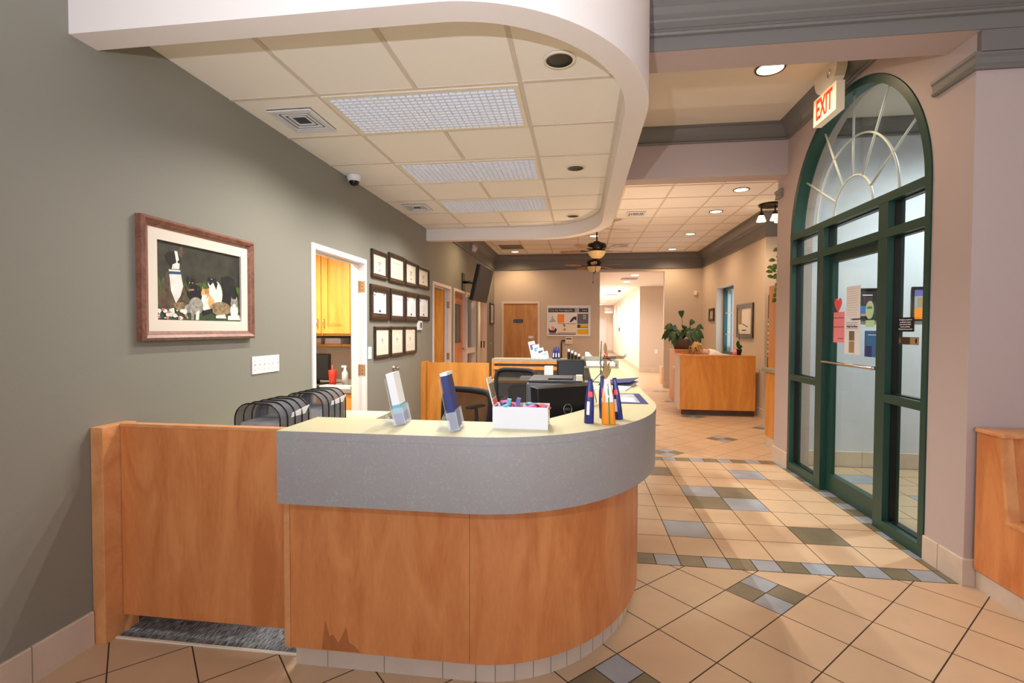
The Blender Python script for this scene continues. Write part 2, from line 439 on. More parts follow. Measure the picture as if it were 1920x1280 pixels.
# lay-in ceilings
def grid_ceiling(name, outline, z, xs, ys, xr, yr, skip=()):
    m = MB(); m.add([(x, y, z) for x, y in outline], [tuple(range(len(outline)))], 'ceil_tile')
    m.add([(x, y, z + 0.02) for x, y in outline], [tuple(range(len(outline)))], 'ceil_tile')
    for x in xs:
        a = yr
        m.box((x - 0.012, a[0], z - 0.006), (x + 0.012, a[1], z + 0.001), 'ceil_grid')
    for y in ys: m.box((xr[0], y - 0.012, z - 0.005), (xr[1], y + 0.012, z + 0.001), 'ceil_grid')
    return struct(m.build(name, 'ceil_tile', fix=False))
GY = 2.825; g = 0.6096; GX = -1.562
def xin(y):
    """right edge of the inner soffit outline at depth y"""
    best = -9
    for a, b in zip(si, si[1:]):
        if (a[1] - y) * (b[1] - y) <= 0 and a[1] != b[1]:
            best = max(best, a[0] + (b[0] - a[0]) * (y - a[1]) / (b[1] - a[1]))
    return best
m = MB(); m.add([(x, y, 2.80) for x, y in si], [tuple(range(len(si)))], 'ceil_tile')
FIX = [0, 2, 4]
for i in range(3):
    x = GX + g * i
    for j in range(-1, 7):
        if i == 1 and j in FIX: continue
        a = max(GY + g * j, 1.975 if i < 2 else 2.0); b = min(GY + g * (j + 1), 6.74 if i < 2 else 6.72)
        if j == -1: a = 1.975 if i < 2 else 1.99
        m.box((x - 0.012, a, 2.794), (x + 0.012, b, 2.801), 'ceil_grid')
for j in range(0, 7):
    y = GY + g * j
    m.box((XL, y - 0.012, 2.795), (xin(y), y + 0.012, 2.801), 'ceil_grid')
for k in range(1, len(si) - 2):
    a = si[k]; b = si[k + 1]
m.sweep(si, [(0, 2.792), (0.022, 2.792), (0.022, 2.801), (0, 2.801)], 'ceil_grid', flip=True)
struct(m.build('ceiling_desk', 'ceil_tile', fix=False))
grid_ceiling('ceiling_far', [(XL, 5.6), (4.2, 5.6), (4.2, YB), (XL, YB)], 3.24, [1.18 + g * k for k in range(-5, 4)], [5.99 + g * k for k in range(0, 11)], (XL, 4.2), (5.68, YB))
grid_ceiling('ceiling_waiting', [(XL, -4), (5.2, -4), (5.2, 3.0), (XL, 3.0)], 3.24, [0.62 + g * k for k in range(-4, 8)], [2.75 - g * k for k in range(0, 11)], (XL, 5.2), (-4, 3.0))
struct(B((0.2, 3.1, 3.5), (5.2, 5.6, 3.55)).build('ceiling_entrance', 'drywall'))
# crown mouldings
CROWN = [(0, 2.865), (0.022, 2.865), (0.03, 2.875), (0.022, 2.888), (0.022, 2.9), (0.012, 2.905), (0.012, 3.07), (0.02, 3.075), (0.028, 3.09), (0.024, 3.105), (0.045, 3.125), (0.07, 3.16), (0.085, 3.195), (0.11, 3.205), (0.11, 3.222), (0.135, 3.23), (0.135, 3.245), (0, 3.245)]
m = MB(); m.sweep([(XL, 6.9), (XL, YB), (XF, YB), (XF, 8.28), (4.2, 8.28)], CROWN)
struct(m.build('trim_2', 'crown_grey'))
C2 = [(0, 3.35), (0.02, 3.35), (0.03, 3.362), (0.02, 3.375), (0.035, 3.39), (0.06, 3.41), (0.085, 3.44), (0.105, 3.475), (0.13, 3.48), (0.13, 3.505), (0, 3.505)]
m = MB(); m.sweep([(0.3, 3.23), (XR, 3.23), (XR, 5.47), (0.3, 5.47)], C2, flip=True) if False else m.sweep([(0.3, 5.47), (XR, 5.47), (XR, 3.23), (0.3, 3.23)], C2)
struct(m.build('trim_3', 'crown_grey'))
m = MB(); m.sweep([(XR + 0.2, 5.5), (5.1, 5.5)], C2)
struct(m.build('trim_4', 'crown_grey'))
C3 = [(0, 3.0), (0.006, 3.0), (0.006, 3.075), (0.024, 3.08), (0.03, 3.092), (0.022, 3.1), (0.03, 3.108), (0.022, 3.118), (0.03, 3.126), (0.045, 3.14), (0.05, 3.15), (0.066, 3.165), (0.066, 3.172), (0.085, 3.2), (0.11, 3.225), (0.12, 3.245), (0, 3.245)]
m = MB(); m.sweep([(0.2, 2.99), (5.2, 2.99)], C3)
struct(m.build('trim_5', 'crown_grey'))
# grey frieze and its lower bead on the wall right of the arch, returned round the corner
BEAD = [(0, 2.80), (0.018, 2.80), (0.026, 2.812), (0.018, 2.83), (0.02, 2.86), (0.03, 2.872), (0.03, 2.888), (0, 2.888)]
m = MB(); m.box((XR, 2.99, 2.885), (5.2, 3.02, 3.02)); m.sweep([(XR, 3.33), (XR, 3.02), (5.2, 3.02)], BEAD)
struct(m.build('trim_6', 'crown_grey'))
m = MB(); m.sweep([(XR, 5.74), (XR, 5.57)], BEAD)
struct(m.build('trim_7', 'crown_grey'))
# baseboard tiles
def baseboard(name, path, h=0.15, d=0.012, flip=False, joints=()):
    m = MB(); m.sweep(path, [(0, 0), (d, 0), (d, h - 0.004), (d - 0.004, h), (0, h)], 'base_tile', flip)
    for (x0, y0, x1, y1) in joints: m.box((x0, y0, 0), (x1, y1, h + 0.0005), 'grout_light')
    return struct(m.build(name, 'base_tile'))
baseboard('baseboard_left', [(XL, -4), (XL, 1.9)], joints=[(XL + 0.005, y, XL + 0.0128, y + 0.004) for y in (0.2, 0.7, 1.17, 1.645)])
for i, (a, b) in enumerate(((4.76, 7.05), (8.09, 8.25), (10.05, 10.26), (11.29, YB))): baseboard('baseboard_left_%d' % i if i else 'baseboard_left_middle', [(XL, a), (XL, b)])
baseboard('baseboard_back', [(DX1 + 0.05, YB), (HX0, YB)]); baseboard('baseboard_back_right', [(HX1, YB), (XF, YB), (XF, 8.28), (4.2, 8.28)])
baseboard('baseboard_pillar', [(XR, 3.333), (XR, 3.02), (2.2, 3.02)], joints=[(XR - 0.0128, 3.2, XR - 0.004, 3.204)])
baseboard('baseboard_entrance', [(2.3, 5.72), (XR, 5.72), (XR, 5.357)])
baseboard('baseboard_vestibule', [(XR + 0.2, 5.5), (5.1, 5.5)], 0.16, joints=[(x, 5.4872, x + 0.004, 5.496) for x in (2.56, 2.87, 3.18, 3.49, 3.8)])

# ------------------------------------------------------------------ hallway beyond the opening
struct(MB().box((HX0 - 0.12, YB + WT, 0), (HX0, 31, 3.0)).build('wall_hall_left', 'hall_wall'))
hw = MB(); wins = [(17.6, 18.7), (21.0, 22.2)]; hx = 1.96; y = 16.9
for a, b in wins:
    hw.box((hx, y, 0), (hx + 0.25, a, 3.0)); hw.box((hx, a, 0), (hx + 0.25, b, 0.95)); hw.box((hx, a, 2.25), (hx + 0.25, b, 3.0)); y = b
hw.box((hx, y, 0), (hx + 0.25, 31, 3.0))
struct(hw.build('wall_hall_right', 'hall_wall'))
struct(MB().box((hx, 16.78, 0), (3.3, 16.9, 3.0)).build('wall_hall_jog', 'wall_beige'))
struct(MB().box((3.2, YB + WT, 0), (3.3, 16.8, 3.0)).build('wall_hall_bay', 'hall_wall'))
struct(MB().box((0.3, 30.6, 0), (2.3, 30.75, 3.0)).build('wall_hall_end', 'hall_wall'))
struct(MB().box((0.3, YB + WT, HZ + 0.02), (3.4, 31, 2.95)).build('ceiling_hall', 'soffit_white'))
baseboard('baseboard_hall', [(hx, 30.6), (hx, 16.78), (3.2, 16.78)])
baseboard('baseboard_hall_end', [(0.49, 30.6), (hx, 30.6)])
for i, (a, b) in enumerate(wins):
    f = MB(); f.box((hx + 0.16, a, 0.95), (hx + 0.22, a + 0.07, 2.25)).box((hx + 0.16, b - 0.07, 0.95), (hx + 0.22, b, 2.25)).box((hx + 0.16, a, 0.95), (hx + 0.22, b, 1.02)).box((hx + 0.16, a, 2.18), (hx + 0.22, b, 2.25))
    f = struct(f.build('window_%d' % (i + 2), 'green_metal')); MB().box((hx + 0.185, a, 0.95), (hx + 0.19, b, 2.25)).build('pane', 'window_glass', f)
# end door, hall exit sign
d = MB().box((1.55, 30.52, 0), (1.62, 30.6, 2.1)).box((1.1, 30.55, 0), (1.55, 30.59, 2.05)); struct(d.build('door_7', 'white_paint'))
# doors off the left wall
def casing(m, a, b, h, extra=()):
    x0 = XL - WT - 0.012; x1 = XL + 0.014
    for y0, y1, z0, z1 in [(a, a + CS, 0, h), (b - CS, b, 0, h), (a, b, h - CS, h)]: m.box((x0, y0, z0), (x1, y1, z1))
    # door stop
    for y0, y1, z0, z1 in [(a + CS, a + CS + 0.016, 0, h - CS), (b - CS - 0.016, b - CS, 0, h - CS), (a + CS, b - CS, h - CS - 0.016, h - CS)]: m.box((XL - 0.09, y0, z0), (XL - 0.055, y1, z1))
def hinge(par, y, z, x=None):
    x = XL - WT if x is None else x
    m = MB().box((x - 0.01, y - 0.004, z - 0.055), (x + 0.05, y, z + 0.055)).cyl((x - 0.016, y - 0.006, z - 0.055), (x - 0.016, y - 0.006, z + 0.055), 0.008, n=10)
    for k in (-0.035, 0, 0.035): m.cyl((x + 0.02, y - 0.0062, z + k), (x + 0.02, y - 0.0035, z + k), 0.005, n=8, mt='dark_grey')
    return m.build('hinge', 'brushed_brass', par)
m = MB(); casing(m, *doors[0]); d1 = struct(m.build('door_1', 'white_paint'))
for z in (1.82, 0.99): hinge(d1, doors[0][1] - CS, z, XL - 0.035)
m = MB(); casing(m, *doors[1]); d2 = struct(m.build('door_2', 'trim_pink'))
# leaf of door 2 swung into the room behind
MB().box((XL - 0.98, doors[1][1] - 0.085, 0.01), (XL - 0.1, doors[1][1] - 0.05, 2.04)).build('door_leaf', 'maple_gold', d2)
for z in (1.8, 0.95): hinge(d2, doors[1][1] - CS, z, XL - 0.06)
m = MB(); a, b, h = doors[2]; casing(m, a, b, h); mid = a + 0.98
m.box((XL - WT, mid - 0.05, 0), (XL + 0.014, mid + 0.05, h)); m.box((XL - WT, mid, 0.93), (XL + 0.005, b, 1.03)); m.box((XL - WT, mid, 0), (XL + 0.005, b, 0.09))
d3 = struct(m.build('door_3', 'trim_pink'))
lf = MB().box((XL - 0.1, a + CS, 0.01), (XL - 0.06, a + 0.26, h - CS)).box((XL - 0.1, mid - 0.17, 0.01), (XL - 0.06, mid - 0.052, h - CS)).box((XL - 0.1, a + 0.26, 0.01), (XL - 0.06, mid - 0.17, 1.15)).box((XL - 0.1, a + 0.26, 1.85), (XL - 0.06, mid - 0.17, h - CS)).build('door_leaf', 'maple', d3)
MB().box((XL - 0.082, a + 0.26, 1.15), (XL - 0.078, mid - 0.17, 1.85)).build('pane', 'window_glass', lf)
MB().cyl((XL - 0.06, mid - 0.12, 1.03), (XL - 0.02, mid - 0.12, 1.03), 0.012).lathe((0, 0, 0), [(0.0, 0), (0.026, 0.0), (0.03, 0.02), (0.02, 0.045), (0, 0.05)], T=Matrix.Translation((XL - 0.02, mid - 0.12, 1.03)) @ Matrix.Rotation(PI / 2, 4, 'Y')).build('door_knob', 'chrome', d3)
MB().box((XL - 0.07, mid + 0.05, 1.03), (XL - 0.066, b - CS, h - CS)).build('pane', 'window_glass', d3)
m = MB(); casing(m, *doors[3]); d4 = struct(m.build('door_4', 'trim_pink'))
MB().box((XL - WT, doors[3][1] - CS - 0.003, 0.97), (XL - 0.03, doors[3][1] - CS, 1.13)).build('strike_plate', 'bronze', d4)
MB().box((XL - 0.98, doors[3][0] + 0.10, 0.01), (XL - 0.16, doors[3][0] + 0.14, 2.03)).build('door_leaf', 'maple_gold', d4)
# rooms behind these doors
struct(MB().box((-5.0, 3.0, 0), (-4.9, 12.4, 3)).build('wall_rooms', 'wall_beige'))
for i, (y, mt) in enumerate(((3.0, 'wall_beige'), (5.98, 'wall_beige'), (8.16, 'pantry_wood'), (10.15, 'wall_beige'), (12.35, 'yellow'))):
    struct(B((-4.95, y, 0), (XL - WT, y + 0.05, 3)).build('wall_room_%d' % i, 'wall_beige' if i != 4 else 'cream_paper'))
struct(B((-5, 3, 2.7), (XL - WT, 12.4, 2.75)).build('ceiling_rooms', 'drywall'))
struct(B((-5, 3, -0.1), (XL - WT + 0.12, 12.4, -0.002)).build('floor_rooms', 'tile_cream'))
# back wall door with its plaque
m = MB()
for x0, x1, z0, z1 in [(DX0 - 0.01, DX0 + 0.04, 0, 2.09), (DX1 - 0.04, DX1 + 0.01, 0, 2.09), (DX0 - 0.01, DX1 + 0.01, 2.04, 2.09)]: m.box((x0, YB - 0.014, z0), (x1, YB + 0.1, z1))
d5 = struct(m.build('door_5', 'trim_pink'))
lf = MB().box((DX0 + 0.04, YB + 0.005, 0.01), (DX1 - 0.04, YB + 0.045, 2.04)).build('door_leaf', 'oak_door', d5)
for z in (1.85, 0.95): MB().cyl((DX0 + 0.037, YB - 0.002, z - 0.05), (DX0 + 0.037, YB - 0.002, z + 0.05), 0.008, n=10).build('hinge', 'brushed_brass', d5)
# window in the far right wall
m = MB(); X = XF + 0.14
for y0, y1, z0, z1 in [(WY0, WY0 + 0.06, WZ0, WZ1), (WY1 - 0.06, WY1, WZ0, WZ1), (WY0, WY1, WZ0, WZ0 + 0.06), (WY0, WY1, WZ1 - 0.06, WZ1)]: m.box((X, y0, z0), (X + 0.07, y1, z1))
w1 = struct(m.build('window_1', 'green_metal'))
MB().box((X + 0.03, WY0, WZ0), (X + 0.035, WY1, WZ1)).build('pane', 'window_glass', w1)
m = MB()
for z in (1.3, 1.75): m.box((X + 0.02, WY0 + 0.05, z), (X + 0.045, WY1 - 0.05, z + 0.015))
m.box((X + 0.02, (WY0 + WY1) / 2 - 0.008, WZ0), (X + 0.045, (WY0 + WY1) / 2 + 0.008, WZ1)); m.build('muntins', 'white_paint', w1)
# ------------------------------------------------------------------ arched entrance: frame, panes, grille, door leaf
FX0, FX1 = XR - 0.008, XR + 0.10
YR0, YR1 = AC - AR + 0.003, AC + AR - 0.003
m = MB(); r0, r1 = AR - 0.003, AR - 0.062
po = arc(r0, 60); pi_ = arc(r1, 60)
ring = [(c, z) for c, z in po] + list(reversed(pi_))
n = len(po)
for x, rev in ((FX0, False), (FX1, True)):
    m.add([(x, a, b) for a, b in po] + [(x, a, b) for a, b in pi_], [(k, k + 1, n + k + 1, n + k) for k in range(n - 1)], 'green_metal')
m.add([(x, a, b) for x in (FX0, FX1) for a, b in po], [(k, k + 1, n + k + 1, n + k) for k in range(n - 1)], 'green_metal', True)
m.add([(x, a, b) for x in (FX0, FX1) for a, b in pi_], [(k, k + 1, n + k + 1, n + k) for k in range(n - 1)], 'green_metal', True)
J = 0.05
M1a, M1b, M2a, M2b = 3.755, 3.865, 4.665, 4.775      # the mullions either side of the door
for y0, y1 in ((YR0, YR0 + J), (YR1 - J, YR1), (M1a, M1b), (M2a, M2b)): m.box((FX0, y0, 0), (FX1, y1, AZ))
for z0, z1 in ((2.29, 2.35), (2.045, 2.105)): m.box((FX0 - 0.002, YR0, z0), (FX1, YR1, z1))
for y0, y1 in ((YR0, M1a), (M2b, YR1)):
    m.box((FX0, y0, 0.905), (FX1, y1, 0.96)); m.box((FX0 - 0.001, y0, 0), (FX1, y1, 0.075))
for y in (M1a, M2b):      # dark glazing beads
    pass
w9 = struct(m.build('window_4', 'green_metal'))
m = MB(); GXc = XR + 0.055
for y0, y1, z0, z1 in ((YR0 + J, M1a, 0.075, 0.905), (YR0 + J, M1a, 0.96, 2.045), (YR0 + J, M1a, 2.105, 2.29), (M1b, M2a, 2.105, 2.29), (M2b, YR1 - J, 2.105, 2.29), (M2b, YR1 - J, 0.96, 2.045), (M2b, YR1 - J, 0.075, 0.905)):
    MB().box((GXc - 0.012, y0, z0), (GXc + 0.012, y1, z1)).build('pane', 'window_glass', w9)
    b = MB()
    for a0, a1, c0, c1 in ((y0, y0 + 0.008, z0, z1), (y1 - 0.008, y1, z0, z1), (y0, y1, z0, z0 + 0.008), (y0, y1, z1 - 0.008, z1)): b.box((GXc - 0.02, a0, c0), (GXc + 0.02, a1, c1))
    b.build('glazing_bead', 'black_plastic', w9)
m = MB(); m.prism([(AC + r1, 2.35)] + [p for p in arc(r1 + 0.004, 48) if p[1] > 2.35] + [(AC - r1, 2.35)], GXc - 0.012, GXc + 0.012, T=T_yz); m.build('pane', 'window_glass', w9)
m = MB(); gc = AZ + 0.02
for r in (0.29, 0.6):
    m.tube([(GXc, AC + r * math.cos(t), gc + r * math.sin(t)) for t in [PI * k / 40 for k in range(41)]], 0.009, 6)
for k in range(1, 6):
    t = PI * k / 6; m.tube([(GXc, AC + q * math.cos(t), gc + q * math.sin(t)) for q in (0.29, r1 + 0.005)], 0.009, 6)
m.build('sunburst_grille', 'white_paint', w9)
# door leaf, recessed a little
DXa, DXb = XR + 0.045, XR + 0.09
m = MB(); m.box((DXa, M1b, 0.012), (DXb, M1b + 0.055, 2.04)).box((DXa, M2a - 0.055, 0.012), (DXb, M2a, 2.04)).box((DXa, M1b, 0.012), (DXb, M2a, 0.16)).box((DXa, M1b, 1.98), (DXb, M2a, 2.04))
d6 = struct(m.build('door_6', 'green_metal'))
MB().box((DXa + 0.016, M1b + 0.055, 0.16), (DXa + 0.03, M2a - 0.055, 1.98)).build('pane', 'window_glass', d6)
m = MB(); m.tube([(DXa, M2a - 0.03, 1.13), (DXa - 0.06, M2a - 0.03, 1.13), (DXa - 0.065, M1b + 0.03, 1.13), (DXa, M1b + 0.03, 1.13)], 0.014, 12); m.build('push_bar', 'chrome', d6)
# stickers and notices
def sheet(name, label, cat, x, y0, y1, z0, z1, mt, marks=(), group=None, t=0.002):
    """thin sheet in a YZ plane facing -X; marks: (y0,y1,z0,z1,mat) as fractions, y measured from the viewer's left"""
    m = MB().box((x - t, y0, z0), (x, y1, z1))
    for u0, u1, v0, v1, c in marks:
        a = y1 - (y1 - y0) * u0; b = y1 - (y1 - y0) * u1
        m.quad([(x - t - 0.0004, a, z0 + (z1 - z0) * v0), (x - t - 0.0004, b, z0 + (z1 - z0) * v0), (x - t - 0.0004, b, z0 + (z1 - z0) * v1), (x - t - 0.0004, a, z0 + (z1 - z0) * v1)], c)
    o = m.build(name, mt, fix=False); one(o, label, cat, group); return o
GL = DXa + 0.015
def py(px, x=GL):      # world y on the door glass for a pixel column (rounded helper, x = glass plane)
    a = math.atan((px - 960) / 932.18) - 0.1349; return x / math.tan(a)
def pz(px, pyy, x=GL):
    a = math.atan((px - 960) / 932.18) - 0.1349; y = x / math.tan(a); d = y * math.cos(0.1349) - x * math.sin(0.1349)
    return 1.4031 + (616.7 - pyy + (px - 960) * 0.0036) * d / 932.18
def lines(n, v0, v1, u0=0.12, u1=0.88, mt='ink_soft', h=0.006):
    return [(u0, u1 - 0.15 * ((k * 37) % 3) / 3, v1 - (v1 - v0) * k / max(1, n - 1) - h, v1 - (v1 - v0) * k / max(1, n - 1), mt) for k in range(n)]
o = sheet('notice', 'white letter taped high on the glass of the green door', 'notice', GL, py(1612), py(1586), pz(1600, 597), pz(1600, 536), 'paper', lines(12, 0.12, 0.92))
o = sheet('notice', 'white flyer with two small photos on the door glass', 'notice', GL, py(1613), py(1584), pz(1600, 664), pz(1600, 600), 'paper',
          [(0.3, 0.65, 0.4, 0.68, 'tile_olive'), (0.3, 0.65, 0.04, 0.38, 'dried_leaf')] + lines(4, 0.76, 0.93, 0.1, 0.85, 'violet_pack', 0.012))
text('Thank You Please', 0.022, frame_m((GL - 0.003, (py(1613) + py(1584)) / 2, pz(1600, 612)), (0, -1, 0), (0, 0, 1)), 'ink', o)
sheet('price_list', 'pink ruled paper taped below a heart on the glass door', 'notice', GL, py(1583), py(1560), pz(1571, 642), pz(1571, 585), 'pink_paper', [(0.05, 0.95, 0.80, 0.82, 'ink'), (0.05, 0.95, 0.5, 0.52, 'ink'), (0.5, 0.95, 0.13, 0.15, 'ink')])
m = MB(); hy = (py(1581) + py(1561)) / 2; hs = 0.062
pts = []
for k in range(32):
    t = 2 * PI * k / 32; pts.append((hy - hs * 16 * math.sin(t) ** 3 / 16, pz(1571, 571) + hs * 1.1 * (13 * math.cos(t) - 5 * math.cos(2*t) - 2 * math.cos(3*t) - math.cos(4*t)) / 15))
m.prism(pts, GL - 0.003, GL - 0.001, T=T_yz); one(m.build('paper_heart', 'heart_red'), 'red paper heart stuck to the glass of the green door', 'decoration')
m = MB(); ec = (py(1622) + py(1640)) / 2
m.prism([(ec + 0.052 * math.cos(2*PI*k/28), pz(1631, 581) + 0.068 * math.sin(2*PI*k/28)) for k in range(28)], GL - 0.006, GL - 0.004, T=T_yz); o = one(m.build('oval_tag', 'mint_paper'), 'pale green oval card hanging on the door glass', 'tag')
text('OPEN', 0.026, frame_m((GL - 0.0065, ec, pz(1631, 577)), (0, -1, 0), (0, 0, 1)), 'ink', o)
sheet('card', 'pale green strip of card under the oval tag', 'notice', GL - 0.001, ec - 0.06, ec + 0.055, pz(1631, 613), pz(1631, 600), 'mint_paper', lines(2, 0.3, 0.7))
sheet('poster', 'blue poster low on the glass door', 'poster', GL, M1b + 0.056, py(1622), pz(1631, 669), pz(1631, 620), 'poster_blue', [(0.0, 0.04, 0, 1, 'navy'), (0.08, 0.45, 0.0, 0.42, 'navy'), (0.2, 0.9, 0.83, 0.86, 'paper'), (0.75, 1, 0, 0.3, 'teal_pack')])
sx = GXc - 0.013
o = sheet('window_sign', 'black square sign with five lines of white writing', 'sign', sx, py(1714, sx), py(1682, sx), 1.395, 1.49, 'black_plastic')
yc = (py(1714, sx) + py(1682, sx)) / 2
for k, t_ in enumerate(('The highest compliment', 'our patients can give', 'is the referral of their', 'friends and family.', 'Thank you for your trust!')):
    text(t_, 0.0135, frame_m((sx - 0.0027, yc, 1.474 - k * 0.0155), (0, -1, 0), (0, 0, 1)), 'paper', o)
sheet('window_plaque', 'bronze coloured plaque on the right side pane', 'sign', sx, py(1723, sx), py(1685, sx), 1.31, 1.36, 'bronze_ring', [(0.05, 0.12, 0.2, 0.8, 'brushed_brass'), (0.6, 1, 0.03, 0.97, 'dried_leaf'), (0.86, 0.92, 0.2, 0.8, 'brushed_brass')])
# vestibule pictures
def frame_xz(name, label, cat, x0, x1, z0, z1, y, bw, fm, im, marks=(), group=None):
    """picture on a wall facing -Y"""
    r = empty(name, ((x0 + x1) / 2, y, z0), label, cat, group); m = MB()
    for a, b, c, d in ((x0, x0 + bw, z0, z1), (x1 - bw, x1, z0, z1), (x0, x1, z0, z0 + bw), (x0, x1, z1 - bw, z1)): m.box((a, y - 0.025, c), (b, y - 0.001, d))
    m.build('frame', fm, r, bevel=0.003)
    q = MB().box((x0 + bw, y - 0.012, z0 + bw), (x1 - bw, y - 0.004, z1 - bw))
    X0_, X1_, Z0_, Z1_ = x0 + bw, x1 - bw, z0 + bw, z1 - bw
    for k, (u0, u1, v0, v1, c) in enumerate(marks):
        yy = y - 0.0125 - k * 0.0001
        q.quad([(X0_ + (X1_ - X0_) * u0, yy, Z0_ + (Z1_ - Z0_) * v0), (X0_ + (X1_ - X0_) * u1, yy, Z0_ + (Z1_ - Z0_) * v0), (X0_ + (X1_ - X0_) * u1, yy, Z0_ + (Z1_ - Z0_) * v1), (X0_ + (X1_ - X0_) * u0, yy, Z0_ + (Z1_ - Z0_) * v1)], c)
    q.build('picture', im, r, fix=False); return r
frame_xz('framed_poster', 'black framed dark poster with blue shapes on the vestibule wall', 'picture', 2.76, 3.06, 1.50, 1.83, 5.5, 0.015, 'black_plastic', 'black_matte', [(0.1, 0.45, 0.1, 0.45, 'poster_blue'), (0.3, 0.6, 0.5, 0.75, 'purple_dark'), (0.2, 0.4, 0.12, 0.18, 'orange_pack'), (0.25, 0.6, 0.8, 0.83, 'paper')])
frame_xz('framed_poster', 'colourful framed picture half hidden by the right door jamb', 'picture', 3.3, 3.66, 1.50, 1.84, 5.5, 0.018, 'black_plastic', 'orange_pack', [(0, 1, 0.75, 1, 'violet_pack'), (0, 1, 0.35, 0.75, 'tile_blue'), (0.1, 0.5, 0.4, 0.7, 'dried_leaf')])
struct(MB().box((3.05, 3.9, 0.0), (4.2, 4.75, 0.012)).build('floor_mat', 'dark_grey'))
# exit sign hanging from the entrance ceiling
ex = empty('exit_sign', (1.97, 4.3, 3.5), 'white exit sign with red letters beside the green arch', 'sign')
EYc = 4.32; EX = 1.96
m = MB(); m.prism([(EYc + 0.19 * math.cos(t), 3.5 - 0.2 * math.sin(t) ** 0.8) for t in [PI * k / 20 for k in range(21)]], EX - 0.03, EX + 0.045, T=T_yz); m.build('housing', 'cream_paper', ex, bevel=0.008)
m = MB(); m.box((EX - 0.035, EYc - 0.185, 3.09), (EX + 0.03, EYc + 0.185, 3.31)); fp = m.build('sign_box', 'exit_face', ex, bevel=0.004)
text('EXIT', 0.225, frame_m((EX - 0.0375, EYc, 3.197), (0, -1, 0), (0, 0, 1)), 'exit_red', fp, sx=0.58, bold=0.004)
MB().lathe((0, 0, 0), [(0.0, 0.012), (0.018, 0.012), (0.03, 0.004), (0.034, 0)], 20, T=Matrix.Translation((EX - 0.03, EYc - 0.06, 3.42)) @ Matrix.Rotation(-PI / 2, 4, 'Y')).build('test_lamp', 'chrome', ex)

# ------------------------------------------------------------------ lamps
def spot(loc, power, col, angle=140, blend=0.6, r=0.04, rot=(0, 0, 0), name='lamp_or_fill_light'):  # default name covers fixture lamps and added fill spots without fixtures
    l = bpy.data.lights.new(name, 'SPOT'); l.energy = power; l.color = col; l.spot_size = math.radians(angle); l.spot_blend = blend; l.shadow_soft_size = r
    o = bpy.data.objects.new(name, l); COL.objects.link(o); o.location = loc; o.rotation_euler = rot; return o
def area(loc, power, col, sx, sy, rot=(0, 0, 0), spread=180, name='area_light'):
    l = bpy.data.lights.new(name, 'AREA'); l.shape = 'RECTANGLE'; l.size = sx; l.size_y = sy; l.energy = power; l.color = col; l.spread = math.radians(spread)
    o = bpy.data.objects.new(name, l); COL.objects.link(o); o.location = loc; o.rotation_euler = rot; return o
WARM = (1.0, 0.70, 0.41); NEUT = (1.0, 0.93, 0.86); COOL = (0.82, 0.88, 1.0)
def downlight(x, y, z, label, group, on=True, r=0.088, power=60, glow='lamp_warm'):
    e = empty('recessed_downlight', (x, y, z), label, 'ceiling light', group)
    MB().lathe((x, y, z), [(r + 0.016, 0.0005), (r + 0.014, -0.006), (r, -0.006), (r - 0.004, 0.004)], 36).build('trim_ring', 'bronze_ring' if on else 'cream_paper', e)
    if on:
        MB().lathe((x, y, z), [(r - 0.002, -0.003), (r * 0.7, 0.001), (0.0, 0.002)], 30).build('bulb', glow, e)
        if power: spot((x, y, z - 0.03), power, WARM, 150, 0.7, 0.06)
    else:
        MB().lathe((x, y, z), [(r - 0.002, -0.005), (r - 0.012, 0.0), (r * 0.75, 0.0015), (0, 0.0018)], 30).build('baffle', 'black_plastic', e)
    return e
DL = 58
FLUO = 42
names = ['nearest to the rear beam', 'second from the beam', 'third from the beam', 'near the back wall']
for (y, nm) in zip((6.9, 8.115, 9.94, 11.77), names): downlight(2.085, y, 3.237, 'recessed light in the far tiled ceiling, ' + nm, 'downlights along the right side of the far ceiling', power=DL)
downlight(-1.53, 11.75, 3.237, 'round recessed light in the far left corner of the ceiling', 'other far downlights', power=DL)
downlight(0.27, 9.94, 3.237, 'round recessed light just behind the ceiling fan rod', 'other far downlights', power=DL)
downlight(-1.53, 8.1, 3.237, 'unseen recessed light added above the television as fill', 'other far downlights', power=DL) if False else spot((-1.35, 8.4, 3.2), DL * 1.3, WARM, 150, 0.7)  # bare warm fill spot added above the television, no fixture built
downlight(1.50, 4.28, 3.497, 'large lit recessed light in the plaster ceiling by the exit sign', None, power=70, r=0.1)
for (x, y, nm) in ((-0.113, 2.62, 'nearest the front, part hidden by the curved edge'), (-0.045, 4.367, 'the middle one of three'), (-0.092, 6.2, 'the farthest one')):
    downlight(x, y, 2.797, 'unlit black ceiling can over the desk, ' + nm, 'unlit cans over the desk', False, 0.07)
